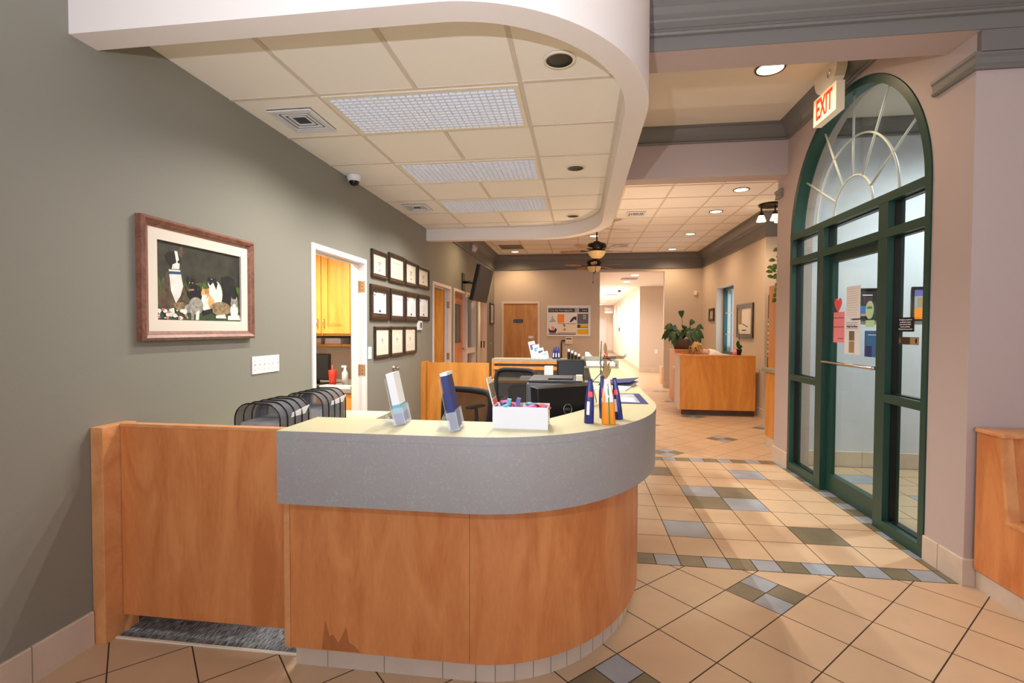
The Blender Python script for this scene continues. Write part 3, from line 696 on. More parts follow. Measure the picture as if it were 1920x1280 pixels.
# fluorescent troffers with louvres
for k, (j, nm) in enumerate(zip(FIX, ('nearest the front', 'the middle one of three', 'the farthest one'))):
    y0 = GY + g * j + 0.012; y1 = y0 + g - 0.024; x0 = GX + 0.012; x1 = GX + 2 * g - 0.012
    e = empty('troffer_light', ((x0 + x1) / 2, (y0 + y1) / 2, 2.8), 'rectangular louvred ceiling light above the desk, ' + nm, 'ceiling light', 'louvred ceiling lights')
    m = MB()
    for a in ((x0, x0 + 0.03, y0, y1), (x1 - 0.03, x1, y0, y1), (x0, x1, y0, y0 + 0.03), (x0, x1, y1 - 0.03, y1)): m.box((a[0], a[2], 2.787), (a[1], a[3], 2.8))
    m.build('frame', 'cream_paper', e)
    m = MB(); nx, ny = 26, 13
    for i in range(1, nx): x = x0 + 0.03 + (x1 - x0 - 0.06) * i / nx; m.box((x - 0.0022, y0 + 0.03, 2.788), (x + 0.0022, y1 - 0.03, 2.798))
    for i in range(1, ny): y = y0 + 0.03 + (y1 - y0 - 0.06) * i / ny; m.box((x0 + 0.03, y - 0.0022, 2.788), (x1 - 0.03, y + 0.0022, 2.798))
    m.build('louvre', 'white_paint', e)
    MB().quad([(x0 + 0.03, y0 + 0.03, 2.7985), (x0 + 0.03, y1 - 0.03, 2.7985), (x1 - 0.03, y1 - 0.03, 2.7985), (x1 - 0.03, y0 + 0.03, 2.7985)]).build('tube_panel', 'tube_glow', e, fix=False)
    for ax in (0.2, 0.8):
        for ay in (0.25, 0.75): spot((x0 + (x1 - x0) * ax, y0 + (y1 - y0) * ay, 2.78), FLUO, (1.0, 0.95, 0.88), 150, 0.7, 0.004)
# ------------------------------------------------------------------ reception counter (U shaped)
def cshape(off, xs=-1.17):
    a, b = 0.832 - off, 1.06 - off
    return [(xs, 1.79 + off)] + ell(-0.42, 2.85, a, b, 0, PI / 2, 34) + ell(-0.42, 5.85, a, b, PI / 2, PI, 34) + [(xs, 6.91 - off)]
inner = [(-1.17, 2.1), (-0.26, 2.1), (-0.2, 2.12), (-0.13, 2.226), (-0.03, 2.40), (0.065, 2.578), (0.09, 2.68), (0.1, 2.8), (0.1, 5.9), (0.09, 6.02), (0.065, 6.12), (-0.03, 6.3), (-0.13, 6.47), (-0.2, 6.58), (-0.26, 6.6), (-1.17, 6.6)]
ct = empty('reception_counter', (-0.4, 1.8, 0), 'curved wooden reception counter with grey laminate band and pale green top', 'counter')
out = cshape(0); no = len(out)
CH = 1.003
m = MB(); ring = out + list(reversed(inner)); m.prism(ring, CH - 0.03, CH, 'lam_top', side='lam_apron'); m.build('countertop', 'lam_top', ct)
m = MB(); o1 = cshape(0.0015); o2 = cshape(0.06); zb = 0.716; zt = CH - 0.03
m.add([(x, y, zb) for x, y in o1] + [(x, y, zt) for x, y in o1], [(k, k + 1, no + k + 1, no + k) for k in range(no - 1)], None, True)
m.add([(x, y, zb) for x, y in o2] + [(x, y, zt) for x, y in o2], [(k, k + 1, no + k + 1, no + k) for k in range(no - 1)], None, True)
m.add([(x, y, zb) for x, y in o1] + [(x, y, zb) for x, y in o2], [(k, k + 1, no + k + 1, no + k) for k in range(no - 1)])
for k in (0, no - 1):
    m.quad([(*o1[k], zb), (*o2[k], zb), (*o2[k], zt), (*o1[k], zt)])
m.build('laminate_band', 'lam_apron', ct)
# curved veneer front in sheets, with fine joints
front = cshape(0.09, -1.171); f2 = cshape(0.115, -1.171)
def band(m, a, b, z0, z1, o, i, mt=None):
    n = b - a + 1; O = o[a:b + 1]; I = i[a:b + 1]
    m.add([(x, y, z0) for x, y in O] + [(x, y, z1) for x, y in O], [(k, k + 1, n + k + 1, n + k) for k in range(n - 1)], mt, True)
    m.add([(x, y, z0) for x, y in I] + [(x, y, z1) for x, y in I], [(k, k + 1, n + k + 1, n + k) for k in range(n - 1)], mt, True)
    m.add([(x, y, z0) for x, y in O] + [(x, y, z0) for x, y in I], [(k, k + 1, n + k + 1, n + k) for k in range(n - 1)], mt)
    m.add([(x, y, z1) for x, y in O] + [(x, y, z1) for x, y in I], [(k, k + 1, n + k + 1, n + k) for k in range(n - 1)], mt)
    for q in (0, n - 1): m.quad([(*O[q], z0), (*I[q], z0), (*I[q], z1), (*O[q], z1)], mt)
m = MB(); band(m, 0, 1, 0.088, 0.73, front, f2)
m.quad([(x, 1.8794, z) for x, z in ((-1.035, 0.092), (-1.03, 0.15), (-1.02, 0.215), (-1.003, 0.15), (-0.985, 0.155), (-0.965, 0.125), (-0.945, 0.16), (-0.93, 0.195), (-0.918, 0.13), (-0.895, 0.118), (-0.87, 0.092))], 'maple_stain')      # an old water stain
m.build('front_panel', 'maple', ct)
m = MB(); band(m, 1, len(front) - 1, 0.088, 0.73, [(x + 0.0015, y) for x, y in front], f2); m.build('front_panel', 'maple', ct)
m = MB(); m.box((-1.197, 1.877, 0.088), (-1.172, 1.905, 0.72)); m.build('end_panel', 'maple_edge', ct)
for a, b in (((-1.195, 6.79, 0.088), (-1.13, 6.83, 0.72)), ((-1.16, 1.93, 0.088), (-1.13, 2.08, 0.97)), ((-1.16, 6.62, 0.088), (-1.13, 6.77, 0.97))): B(a, b).build('end_panel', 'maple_edge', ct)
k1 = cshape(0.118, -1.165); k2 = cshape(0.13, -1.165)
m = MB(); band(m, 0, len(k1) - 1, 0, 0.088, k1, k2, 'base_tile')
# tile joints round the toe kick
def walk(path, step, start=0.0):
    r = []; acc = -start
    for a, b in zip(path, path[1:]):
        d = math.dist(a, b); 
        while acc + d >= 0 and d > 0:
            t = -acc / d
            if t > 1: break
            r.append((a[0] + (b[0] - a[0]) * t, a[1] + (b[1] - a[1]) * t, math.atan2(b[1] - a[1], b[0] - a[0]))); acc -= step
        acc += d
    return r
for (x, y, a) in walk(k1[:2], 0.245, 0.14) + walk(k1[1:36], 0.078, 0.02):
    m.add([Matrix.Translation((x, y, 0)) @ Matrix.Rotation(a, 4, 'Z') @ Vector(v) for v in ((-0.002, -0.0006, 0), (0.002, -0.0006, 0), (0.002, -0.0006, 0.088), (-0.002, -0.0006, 0.088))], [(0, 1, 2, 3)], 'grout_light')
m.build('toe_kick', 'base_tile', ct)
# work surface and the shelf hutch of the far arm, seen from inside
inn = [(-1.12, 1.92), (-0.42, 1.93)] + cshape(0.14)[1:-1] + [(-0.42, 6.77), (-1.12, 6.77), (-1.12, 6.25), (-0.45, 6.25), (-0.35, 6.2), (-0.3, 6.0), (-0.3, 2.75), (-0.38, 2.62), (-0.45, 2.6), (-1.12, 2.6)]
MB().prism(inn, 0.72, 0.75, 'lam_top', side='maple_gold').build('work_surface', 'lam_top', ct)
m = MB(); m.box((-1.17, 6.585, 0.94), (0.02, 6.62, 0.975)).box((-1.17, 6.585, 0.86), (0.02, 6.62, 0.905)).box((-1.17, 6.59, 0.75), (-1.14, 6.75, 0.975)).box((-1.17, 6.6, 0.87), (0.02, 6.78, 0.885)); m.build('shelf', 'maple_gold', ct)
MB().box((-1.14, 6.27, 0.0), (-1.11, 6.6, 0.72)).box((-0.5, 6.27, 0.0), (-0.47, 6.6, 0.72)).box((-1.11, 6.56, 0.35), (-0.5, 6.58, 0.72)).build('drawer_unit', 'white_plastic', ct)
# inside floor carpet
struct(MB().prism([(XL, 1.962), (-0.42, 1.962)] + cshape(0.16)[1:-1] + [(-0.42, 6.75), (XL, 6.75)], 0.0, 0.004).build('floor_carpet', 'carpet'))
# gates
def gate(label, y, s, name='swing_gate'):
    e = empty(name, (XL + 0.05, y, 0), label, 'gate')
    a, b = sorted((y, y + 0.17 * s))
    MB().box((XL + 0.002, a, 0.0), (XL + 0.062, b, 0.964)).build('gate_post', 'maple_edge', e, bevel=0.002)
    gy = sorted((y + 0.085 * s, y + 0.122 * s))
    MB().box((XL + 0.066, gy[0], 0.09), (-1.205, gy[1], 0.955)).build('gate_panel', 'maple', e)
    MB().box((XL + 0.064, gy[0] - 0.002, 0.955), (-1.203, gy[1] + 0.002, 0.968)).build('top_edge', 'maple_edge', e)
    for z in (0.18, 0.78): MB().cyl((-1.2, gy[0] - 0.006, z - 0.04), (-1.2, gy[0] - 0.006, z + 0.04), 0.006, n=10).build('hinge', 'bronze', e)
    return e
gate('wooden swing gate at the front between the green wall and the counter', 1.905, 1)
e = empty('swing_gate', (XL + 0.05, 6.7, 0), 'golden wooden gate closing the far end of the desk area', 'gate')
MB().box((XL + 0.002, 6.5, 0.0), (XL + 0.06, 6.7, 0.955)).build('gate_post', 'maple_gold', e)
MB().box((XL + 0.064, 6.58, 0.09), (-1.205, 6.62, 0.945)).build('gate_panel', 'maple_gold', e)

# ------------------------------------------------------------------ things on the counter
def brochure_holder(x, y, label, face, band_mats, w=0.03, d=0.1, h=0.22):
    """upright acrylic holder seen nearly edge-on, leaning; face direction along +X rotated"""
    e = empty('brochure_holder', (x, y, CH), label, 'holder')
    return e
def lean(p0, ang, rz): return Matrix.Translation(p0) @ Matrix.Rotation(rz, 4, 'Z') @ Matrix.Rotation(ang, 4, 'Y')
# left: white leaflets with turquoise and violet feet, leaning left
def leaflet_stack(x, y, rz, label, w, d, h, body, bands, ang=-0.2, mark=None):
    e = empty('brochure_holder', (x, y, CH), label, 'holder')
    T = lean((x, y, CH + 0.004), ang, rz)
    MB().box((-w / 2, -d / 2, 0.006), (w / 2, d / 2, h), None, T).build('leaflets', body, e)
    for z0, z1, mt in bands: MB().box((-w / 2 - 0.0008, -d / 2 - 0.0008, z0), (w / 2 + 0.0008, d / 2 + 0.0008, z1), None, T).build('leaflet_band', mt, e)
    m = MB(); t = 0.0025
    m.box((-w / 2 - 0.008, -d / 2 - 0.006, 0.0), (w / 2 + 0.008, d / 2 + 0.006, t), None, T)
    m.box((-w / 2 - 0.008, -d / 2 - 0.006, 0.0), (-w / 2 - 0.008 + t, d / 2 + 0.006, h * 0.92), None, T)
    m.box((w / 2 + 0.006, -d / 2 - 0.006, 0.0), (w / 2 + 0.006 + t, d / 2 + 0.006, h * 0.35), None, T)
    for yy in (-d / 2 - 0.006, d / 2 + 0.004): m.box((-w / 2 - 0.008, yy, 0), (w / 2 + 0.008, yy + t, h * 0.32), None, T)
    B_ = Matrix.Translation((x, y, CH + 0.0015)) @ Matrix.Rotation(rz, 4, 'Z')
    m.box((-w / 2 - 0.06, -d / 2 - 0.006, 0), (w / 2 + 0.01, d / 2 + 0.006, t), None, B_)
    m.box((-0.0, -d / 2, 0), (0.0025, d / 2, 0.085), None, Matrix.Translation(B_ @ Vector((-w / 2 - 0.06, 0, 0))) @ Matrix.Rotation(rz, 4, 'Z') @ Matrix.Rotation(0.45, 4, 'Y'))
    m.build('acrylic_stand', 'clear_plastic', e); return e
leaflet_stack(-0.74, 2.02, 0.12, 'clear holder of white leaflets with a turquoise and violet foot', 0.032, 0.1, 0.215, 'paper', [(0.006, 0.045, 'violet_pack'), (0.045, 0.082, 'teal_pack')], -0.21)
leaflet_stack(-0.483, 1.93, 0.05, 'clear holder of navy blue leaflets on the front counter', 0.026, 0.1, 0.225, 'navy', [(0.216, 0.228, 'paper')], -0.2)
# white carton of small things with its flap
bx = empty('open_carton', (-0.235, 2.03, CH), 'open white cardboard box full of pink and blue sachets', 'box')
x0, x1, y0, y1, z0, z1 = -0.345, -0.122, 1.968, 2.09, CH, CH + 0.088; t = 0.003
m = MB(); m.box((x0, y0, z0), (x1, y1, z0 + t)).box((x0, y0, z0), (x1, y0 + t, z1)).box((x0, y1 - t, z0), (x1, y1, z1)).box((x0, y0, z0), (x0 + t, y1, z1)).box((x1 - t, y0, z0), (x1, y1, z1)); m.build('carton', 'white_plastic', bx)
fl_ = Matrix.Translation((x0 + 0.006, y1, z1 - 0.03)) @ Matrix.Rotation(-0.25, 4, 'Y')
MB().box((-0.002, -0.1, 0.0), (0.002, 0.0, 0.145), None, fl_).box((0.0025, -0.092, 0.06), (0.003, -0.008, 0.12), 'tile_olive', fl_).box((0.0025, -0.092, 0.02), (0.003, -0.008, 0.055), 'heart_red', fl_).build('leaflet', 'cream_paper', bx)
random.seed(3)
cols = ['pink', 'teal_pack', 'heart_red', 'navy', 'pink', 'violet_pack', 'paper', 'pink_paper', 'poster_blue']
for k in range(16):
    px = x0 + 0.035 + 0.17 * random.random(); pyy = y0 + 0.02 + 0.08 * random.random(); T = Matrix.Translation((px, pyy, z1 - 0.02 + 0.018 * random.random())) @ Matrix.Rotation(random.uniform(-1, 1), 4, 'Z') @ Matrix.Rotation(random.uniform(-0.8, 0.8), 4, 'Y')
    o = MB().add([(-0.028, -0.02, 0), (0.028, -0.02, 0), (0.028, 0.02, 0), (-0.028, 0.02, 0), (-0.016, -0.01, 0.009), (0.016, -0.01, 0.009), (0.016, 0.01, 0.009), (-0.016, 0.01, 0.009), (-0.016, -0.01, -0.009), (0.016, -0.01, -0.009), (0.016, 0.01, -0.009), (-0.016, 0.01, -0.009)],
        [(4, 5, 6, 7), (0, 1, 5, 4), (1, 2, 6, 5), (2, 3, 7, 6), (3, 0, 4, 7), (11, 10, 9, 8), (8, 9, 1, 0), (9, 10, 2, 1), (10, 11, 3, 2), (11, 8, 0, 3)], None, True, T).build('sachet', cols[k % 9])
    one(o, 'small foil sachet among the pink and blue ones in the white carton', 'sachet', 'sachets in the white carton')
for k, c in enumerate(('teal_pack', 'violet_pack')):
    T = Matrix.Translation((x0 + 0.05 + 0.028 * k, 2.01, CH + 0.01)) @ Matrix.Rotation(0.12 + 0.1 * k, 4, 'Y')
    one(MB().box((-0.008, -0.012, 0), (0.008, 0.012, 0.105 + 0.006 * k), None, T).build('stick_pack', c), ('pale turquoise' if k == 0 else 'violet') + ' upright stick pack at the left inside the white carton', 'packet')
# treat bags: gusseted pouches pinched at the top
def pouch(x, y, w, d, h, rz, mats, label, name='treat_bag', lean_=0.0, group=None):
    e = empty(name, (x, y, CH), label, 'bag', group)
    T = Matrix.Translation((x, y, CH)) @ Matrix.Rotation(rz, 4, 'Z') @ Matrix.Rotation(lean_, 4, 'Y')
    prof = [(0, 1.0, 0.9), (0.02, 1.0, 1.0), (0.35, 0.95, 0.95), (0.62, 0.86, 0.72), (0.82, 0.62, 0.36), (0.94, 0.5, 0.1), (1.0, 0.5, 0.06)]
    vs = []; fs = []; nn = 16
    for f, a, b in prof:
        for k in range(nn):
            t = 2 * PI * k / nn; c, s_ = math.cos(t), math.sin(t)
            vs.append((w / 2 * a * math.copysign(abs(c) ** 0.5, c), d / 2 * b * math.copysign(abs(s_) ** 0.5, s_), h * f))
    for i in range(len(prof) - 1):
        for k in range(nn): fs.append((i*nn + k, i*nn + (k+1) % nn, (i+1)*nn + (k+1) % nn, (i+1)*nn + k))
    fs += [tuple(reversed(range(nn))), tuple((len(prof)-1)*nn + k for k in range(nn))]
    lo = [f for f in fs if max(f) < 4 * nn and len(f) == 4]
    m = MB(); m.add(vs, fs, mats[0], True, T)
    body = m.build('pouch', mats[0], e)
    for z0, z1, s0, s1, mt in mats[1]:
        q = MB()
        for sgn in (-1,):
            pts = []
            seg = 8
            def rad(f):
                for (fa, a, b), (fb, a2, b2) in zip(prof, prof[1:]):
                    if fa <= f <= fb: u = (f - fa) / (fb - fa); return a + (a2 - a) * u, b + (b2 - b) * u
                return prof[-1][1:]
            rows = [z0 + (z1 - z0) * k / seg for k in range(seg + 1)]
            vv = []
            for f in rows:
                a, b = rad(f)
                for u in (s0, (s0 + s1) / 2, s1):
                    xx = w / 2 * a * u * 0.98
                    yy = -(d / 2 * b * max(0.0, 1 - abs(u) ** 4) ** 0.25 + 0.0015)
                    vv.append((xx, yy, h * f))
            ff = []
            for i in range(seg):
                for j in range(2): ff.append((i*3 + j, i*3 + j + 1, (i+1)*3 + j + 1, (i+1)*3 + j))
            q.add(vv, ff, mt, True, T)
        q.build('printed_label', mt, e)
    return e
bl = ('blue_pack', [(0.2, 0.5, -0.75, -0.1, 'paper'), (0.6, 0.72, -0.6, 0.6, 'heart_red')])
pouch(0.042, 2.15, 0.04, 0.05, 0.188, 0.1, bl, 'blue treat pouch standing apart, left of the orange one', lean_=0.03)
pouch(0.112, 2.27, 0.038, 0.045, 0.19, 0.2, bl, 'blue treat pouch just behind the orange pouch on its left', lean_=-0.05)
pouch(0.178, 2.26, 0.036, 0.045, 0.185, -0.1, bl, 'blue treat pouch just behind the orange pouch on its right', lean_=-0.12)
pouch(0.125, 2.135, 0.058, 0.05, 0.19, 0.0, ('orange_pack', [(0.5, 1.0, -0.9, 0.8, 'paper'), (0.02, 0.9, -0.02, 0.22, 'green_stripe')]), 'orange and white treat pouch with a green stripe on the counter', lean_=-0.04)
# counter mat, folder, wire stand
m = MB(); m.box((0.17, 2.73, CH), (0.37, 3.16, CH + 0.002), 'navy').box((0.2, 2.77, CH + 0.002), (0.33, 3.12, CH + 0.0028), 'fabric_grey').box((0.2, 2.79, CH + 0.0028), (0.31, 2.95, CH + 0.0034), 'paper'); one(m.build('counter_mat', 'navy', fix=False), 'flat printed mat with dark border on the right arm of the counter', 'mat')
T = Matrix.Translation((0.28, 3.62, CH + 0.001)) @ Matrix.Rotation(-0.25, 4, 'Z')
fo = empty('folder', (0.28, 3.62, CH), 'white and navy presentation folder lying open on the counter', 'folder')
MB().box((-0.11, -0.33, 0), (0.1, 0.3, 0.006), None, T).build('pages', 'paper', fo)
MB().add([(-0.11, -0.05, 0.007), (0.1, -0.1, 0.035), (0.1, 0.3, 0.03), (-0.11, 0.3, 0.007), (-0.11, -0.05, 0.01), (0.1, -0.1, 0.038), (0.1, 0.3, 0.033), (-0.11, 0.3, 0.01)], [(0, 1, 2, 3), (7, 6, 5, 4), (0, 4, 5, 1), (1, 5, 6, 2), (2, 6, 7, 3), (3, 7, 4, 0)], None, False, T).build('cover', 'navy', fo)
ws = empty('wire_stand', (0.17, 3.95, CH), 'dark twisted wire display stand on the counter', 'stand')
m = MB(); R_ = 0.0035
m.tube([(0.10, 3.8, CH + 0.004), (0.165, 3.9, CH + 0.06), (0.165, 3.93, CH + 0.19), (0.17, 3.95, CH + 0.31)], R_, 6)
m.tube([(0.14, 3.6, CH + 0.004), (0.18, 3.9, CH + 0.02), (0.195, 3.95, CH + 0.2)], R_, 6); m.tube([(0.10, 3.8, CH + 0.004), (0.15, 3.78, CH + 0.004)], R_, 6)
for k, dz in enumerate((0.17, 0.185, 0.175)):
    m.tube([(0.18, 3.95, CH + dz), (0.28, 3.93 + 0.02 * k, CH + dz + 0.005), (0.335 + 0.008 * k, 3.93 + 0.03 * k, CH + dz + 0.006), (0.35 + 0.01 * k, 3.93 + 0.03 * k, CH + dz + 0.022)], 0.0028, 6)
m.tube([(0.17 + 0.012 * math.cos(t), 3.95 + 0.012 * math.sin(t), CH + 0.1 + 0.012 * t) for t in [0.5 * k for k in range(14)]], 0.0025, 5); m.build('wire_frame', 'bronze', ws)
m = MB()
def leafshape(m, base, tip, wid, mt=None, sag=0.0, nrm=Vector((0, -1, 0)), seg=6):
    base = Vector(base); tip = Vector(tip); d = tip - base; side = d.cross(nrm).normalized(); vs = []; fs = []
    for i in range(seg + 1):
        u = i / seg; c = base + d * u + Vector((0, 0, sag * math.sin(PI * u))); w_ = wid * math.sin(PI * min(1, u * 0.97 + 0.03)) ** 0.8
        vs += [c - side * w_, c + nrm * w_ * 0.25, c + side * w_]
    for i in range(seg):
        for j in range(2): fs.append((i*3 + j, i*3 + j + 1, (i+1)*3 + j + 1, (i+1)*3 + j))
    m.add(vs, fs, mt, True)
dl = empty('dried_leaf_bunch', (0.2, 4.0, CH), 'bunch of dried leaves tied with a dark red bow on the wire stand', 'decoration')
for a, b, w_ in (((0.2, 3.99, CH + 0.01), (0.21, 3.99, CH + 0.19), 0.012), ((0.2, 3.99, CH + 0.0), (0.25, 3.98, CH + 0.1), 0.014), ((0.19, 3.99, CH + 0.0), (0.165, 3.98, CH + 0.09), 0.014), ((0.21, 3.99, CH + 0.02), (0.235, 3.98, CH + 0.15), 0.012), ((0.205, 3.99, CH + 0.2), (0.2, 3.99, CH + 0.3), 0.014)): leafshape(m, a, b, w_)
m.build('leaves', 'dried_leaf', dl)
m = MB(); m.tube([(0.19, 3.97, CH + 0.2), (0.215, 3.965, CH + 0.18), (0.25, 3.97, CH + 0.15)], 0.006, 6).tube([(0.215, 3.97, CH + 0.215), (0.215, 3.965, CH + 0.18), (0.225, 3.97, CH + 0.16)], 0.006, 6); m.build('ribbon', 'red', dl)
# raised end tray of papers on the far curve of the counter
lt = empty('letter_tray', (0.22, 5.3, CH), 'pale green raised tray of papers toward the far end of the counter', 'tray')
m = MB(); m.box((0.03, 5.2, CH), (0.40, 5.6, CH + 0.006)).box((0.03, 5.58, CH), (0.40, 5.6, CH + 0.1)).box((0.03, 5.2, CH), (0.05, 5.6, CH + 0.1)).box((0.38, 5.2, CH), (0.40, 5.6, CH + 0.075)).box((0.03, 5.2, CH + 0.0), (0.4, 5.21, CH + 0.02)); m.build('tray', 'lam_green', lt)
MB().box((0.07, 5.22, CH + 0.006), (0.37, 5.56, CH + 0.05)).build('paper_stack', 'paper', lt)
ch_ = MB().box((0.1, 5.9, CH), (0.2, 6.0, CH + 0.004)).add([(0.06, 5.9, CH), (0.22, 5.9, CH), (0.11, 5.9, CH + 0.13), (0.07, 5.9, CH + 0.13), (0.06, 6.0, CH), (0.22, 6.0, CH), (0.11, 6.0, CH + 0.13), (0.07, 6.0, CH + 0.13)], [(0, 1, 2, 3), (7, 6, 5, 4), (0, 4, 5, 1), (1, 5, 6, 2), (2, 6, 7, 3), (3, 7, 4, 0)]).build('card_terminal', 'white_plastic'); one(ch_, 'white wedge shaped device on the far curve of the counter', 'device')
# stepped holder of cards with white tops behind the far monitor
for k in range(4):
    x = -0.14 + 0.045 * k; z = CH + 0.14 - 0.022 * k; T = Matrix.Translation((x, 6.7 - 0.02 * k, CH)) @ Matrix.Rotation(0.15, 4, 'Y')
    e = empty('spray_bottle', (x, 6.7 - 0.02 * k, CH), 'black bottle with a white cap behind the far monitor', 'bottle', 'black bottles with white caps')
    MB().lathe((x, 6.7 - 0.02 * k, CH), [(0, 0), (0.02, 0), (0.02, 0.09 - 0.02 * k), (0.012, 0.1 - 0.02 * k), (0, 0.1 - 0.02 * k)], 16).build('bottle_body', 'black_plastic', e)
    MB().lathe((x, 6.7 - 0.02 * k, CH + 0.1 - 0.02 * k), [(0.013, 0), (0.016, 0.035), (0, 0.038)], 16).build('cap', 'white_plastic', e)
# leaflet rack and blue pouches on the far arm
rk = empty('leaflet_rack', (-0.5, 6.72, CH), 'tiered clear rack of blue and white leaflets on the far arm', 'rack')
m = MB()
for k in range(4):
    m.box((-0.66 + 0.06 * k, 6.66 - 0.03 * k, CH), (-0.65 + 0.06 * k, 6.85 - 0.03 * k, CH + 0.02)); 
m.box((-0.66, 6.64, CH), (-0.42, 6.85, CH + 0.003)); m.build('rack_stand', 'clear_plastic', rk)
for k in range(4):
    T = Matrix.Translation((-0.6 + 0.052 * k, 6.74 - 0.035 * k, CH + 0.004)) @ Matrix.Rotation(-0.22, 4, 'Y')
    MB().box((-0.045, -0.004, 0.0), (0.045, 0.004, 0.235 - 0.045 * k), None, T).box((-0.03, -0.0046, 0.12 - 0.02 * k), (0.03, -0.004, 0.19 - 0.04 * k), 'violet_pack' if k % 2 == 0 else 'teal_pack', T).build('leaflet', 'paper', rk)
for k, x in enumerate((-0.345, -0.31, -0.272)):
    pouch(x, 6.72, 0.036, 0.04, 0.16, 0.1 * k - 0.1, ('blue_pack', [(0.15, 0.5, -0.5, 0.4, 'paper')]), 'dark blue treat pouch in a row of three on the far arm', group='blue pouches on the far arm', lean_=0.05 - 0.05 * k)
# monitors
def monitor(x, y, z, w, h, rz, tilt, label, depth=0.05, logo=None, name='computer_monitor', glossy=False):
    """seen from behind; local -Y is the back"""
    e = empty(name, (x, y, z), label, 'monitor')
    T = Matrix.Translation((x, y, z)) @ Matrix.Rotation(rz, 4, 'Z') @ Matrix.Translation((0, 0, 0.06)) @ Matrix.Rotation(tilt, 4, 'X')
    Bs = Matrix.Translation((x, y, z)) @ Matrix.Rotation(rz, 4, 'Z')
    m = MB()
    vs = [(-w/2, 0, 0), (w/2, 0, 0), (w/2, 0, h), (-w/2, 0, h), (-w/2, -0.012, 0.003), (w/2, -0.012, 0.003), (w/2, -0.012, h - 0.003), (-w/2, -0.012, h - 0.003),
          (-w*0.47, -depth, h*0.04), (w*0.47, -depth, h*0.04), (w*0.46, -depth, h*0.95), (-w*0.46, -depth, h*0.95)]
    m.add(vs, [(0, 1, 2, 3), (0, 4, 5, 1), (1, 5, 6, 2), (2, 6, 7, 3), (3, 7, 4, 0), (4, 8, 9, 5), (5, 9, 10, 6), (6, 10, 11, 7), (7, 11, 8, 4), (8, 11, 10, 9)], None, False, T)
    body = m.build('housing', 'black_plastic', e, bevel=0.004)
    MB().box((-w/2 + 0.012, 0.0005, 0.012), (w/2 - 0.012, 0.0012, h - 0.012), None, T).build('screen', 'dark_grey', e)
    MB().box((-0.03, -depth - 0.02, -0.05), (0.03, -depth + 0.005, h * 0.45), None, Bs @ Matrix.Translation((0, 0, 0.06))).build('stand_neck', 'black_plastic', e)
    MB().box((-0.11, -0.12, 0), (0.11, 0.06, 0.012), None, Bs).build('stand_base', 'black_plastic', e, bevel=0.003)
    return e, T, body
monitor(-0.07, 4.25, 0.75, 0.235, 0.34, 0.12, -0.16, 'black monitor seen from the back, farther along the counter', 0.04)
e, T, body = monitor(-0.075, 2.575, 0.75, 0.39, 0.31, 0.70, -0.1, 'glossy black all in one computer seen from behind at the counter curve', 0.045)
LT = T @ Matrix.Translation((0.0, -0.0465, 0.18))
m = MB(); m.tube([(0.026 * math.cos(2*PI*k/28), 0, 0.026 * math.sin(2*PI*k/28)) for k in range(28)], 0.0018, 6, None, LT, closed=True); m.build('logo_ring', 'chrome', e)
text('DELL', 0.017, LT @ Matrix.Rotation(PI / 2, 4, 'X'), 'chrome', e, 'logo_lettering')
pr = empty('office_printer', (-0.15, 3.35, 0.75), 'grey box shaped printer behind the glossy computer', 'printer')
MB().box((-0.335, 3.15, 0.75), (0.03, 3.55, 1.06)).build('housing', 'grey_plastic', pr, bevel=0.012)
MB().box((-0.325, 3.16, 1.06), (0.02, 3.54, 1.078)).box((-0.2, 3.2, 1.078), (-0.04, 3.4, 1.09)).build('lid', 'dark_grey', pr, bevel=0.006)
MB().box((-0.31, 3.146, 0.80), (-0.06, 3.152, 0.9)).build('paper_drawer', 'dark_grey', pr)
one(MB().box((-0.02, 3.14, 1.079), (0.02, 3.18, 1.115)).build('sticky_note_pad', 'cream_paper'), 'small cream note block on the right edge of the printer', 'note pad')
one(MB().box((-0.32, 5.1, 0.751), (-0.05, 5.35, 0.90)).build('paper_box', 'paper', bevel=0.003), 'white box of papers behind the far monitor inside the desk', 'box')
one(MB().box((-0.75, 6.3, 0.751), (-0.48, 6.5, 0.79)).build('paper_pile', 'paper'), 'low pile of white paper on the far work surface', 'paper')
one(MB().box((-0.44, 6.3, 0.751), (-0.33, 6.45, 0.93), None).build('desk_calendar', 'white_plastic'), 'white upright card standing on the far work surface', 'card')

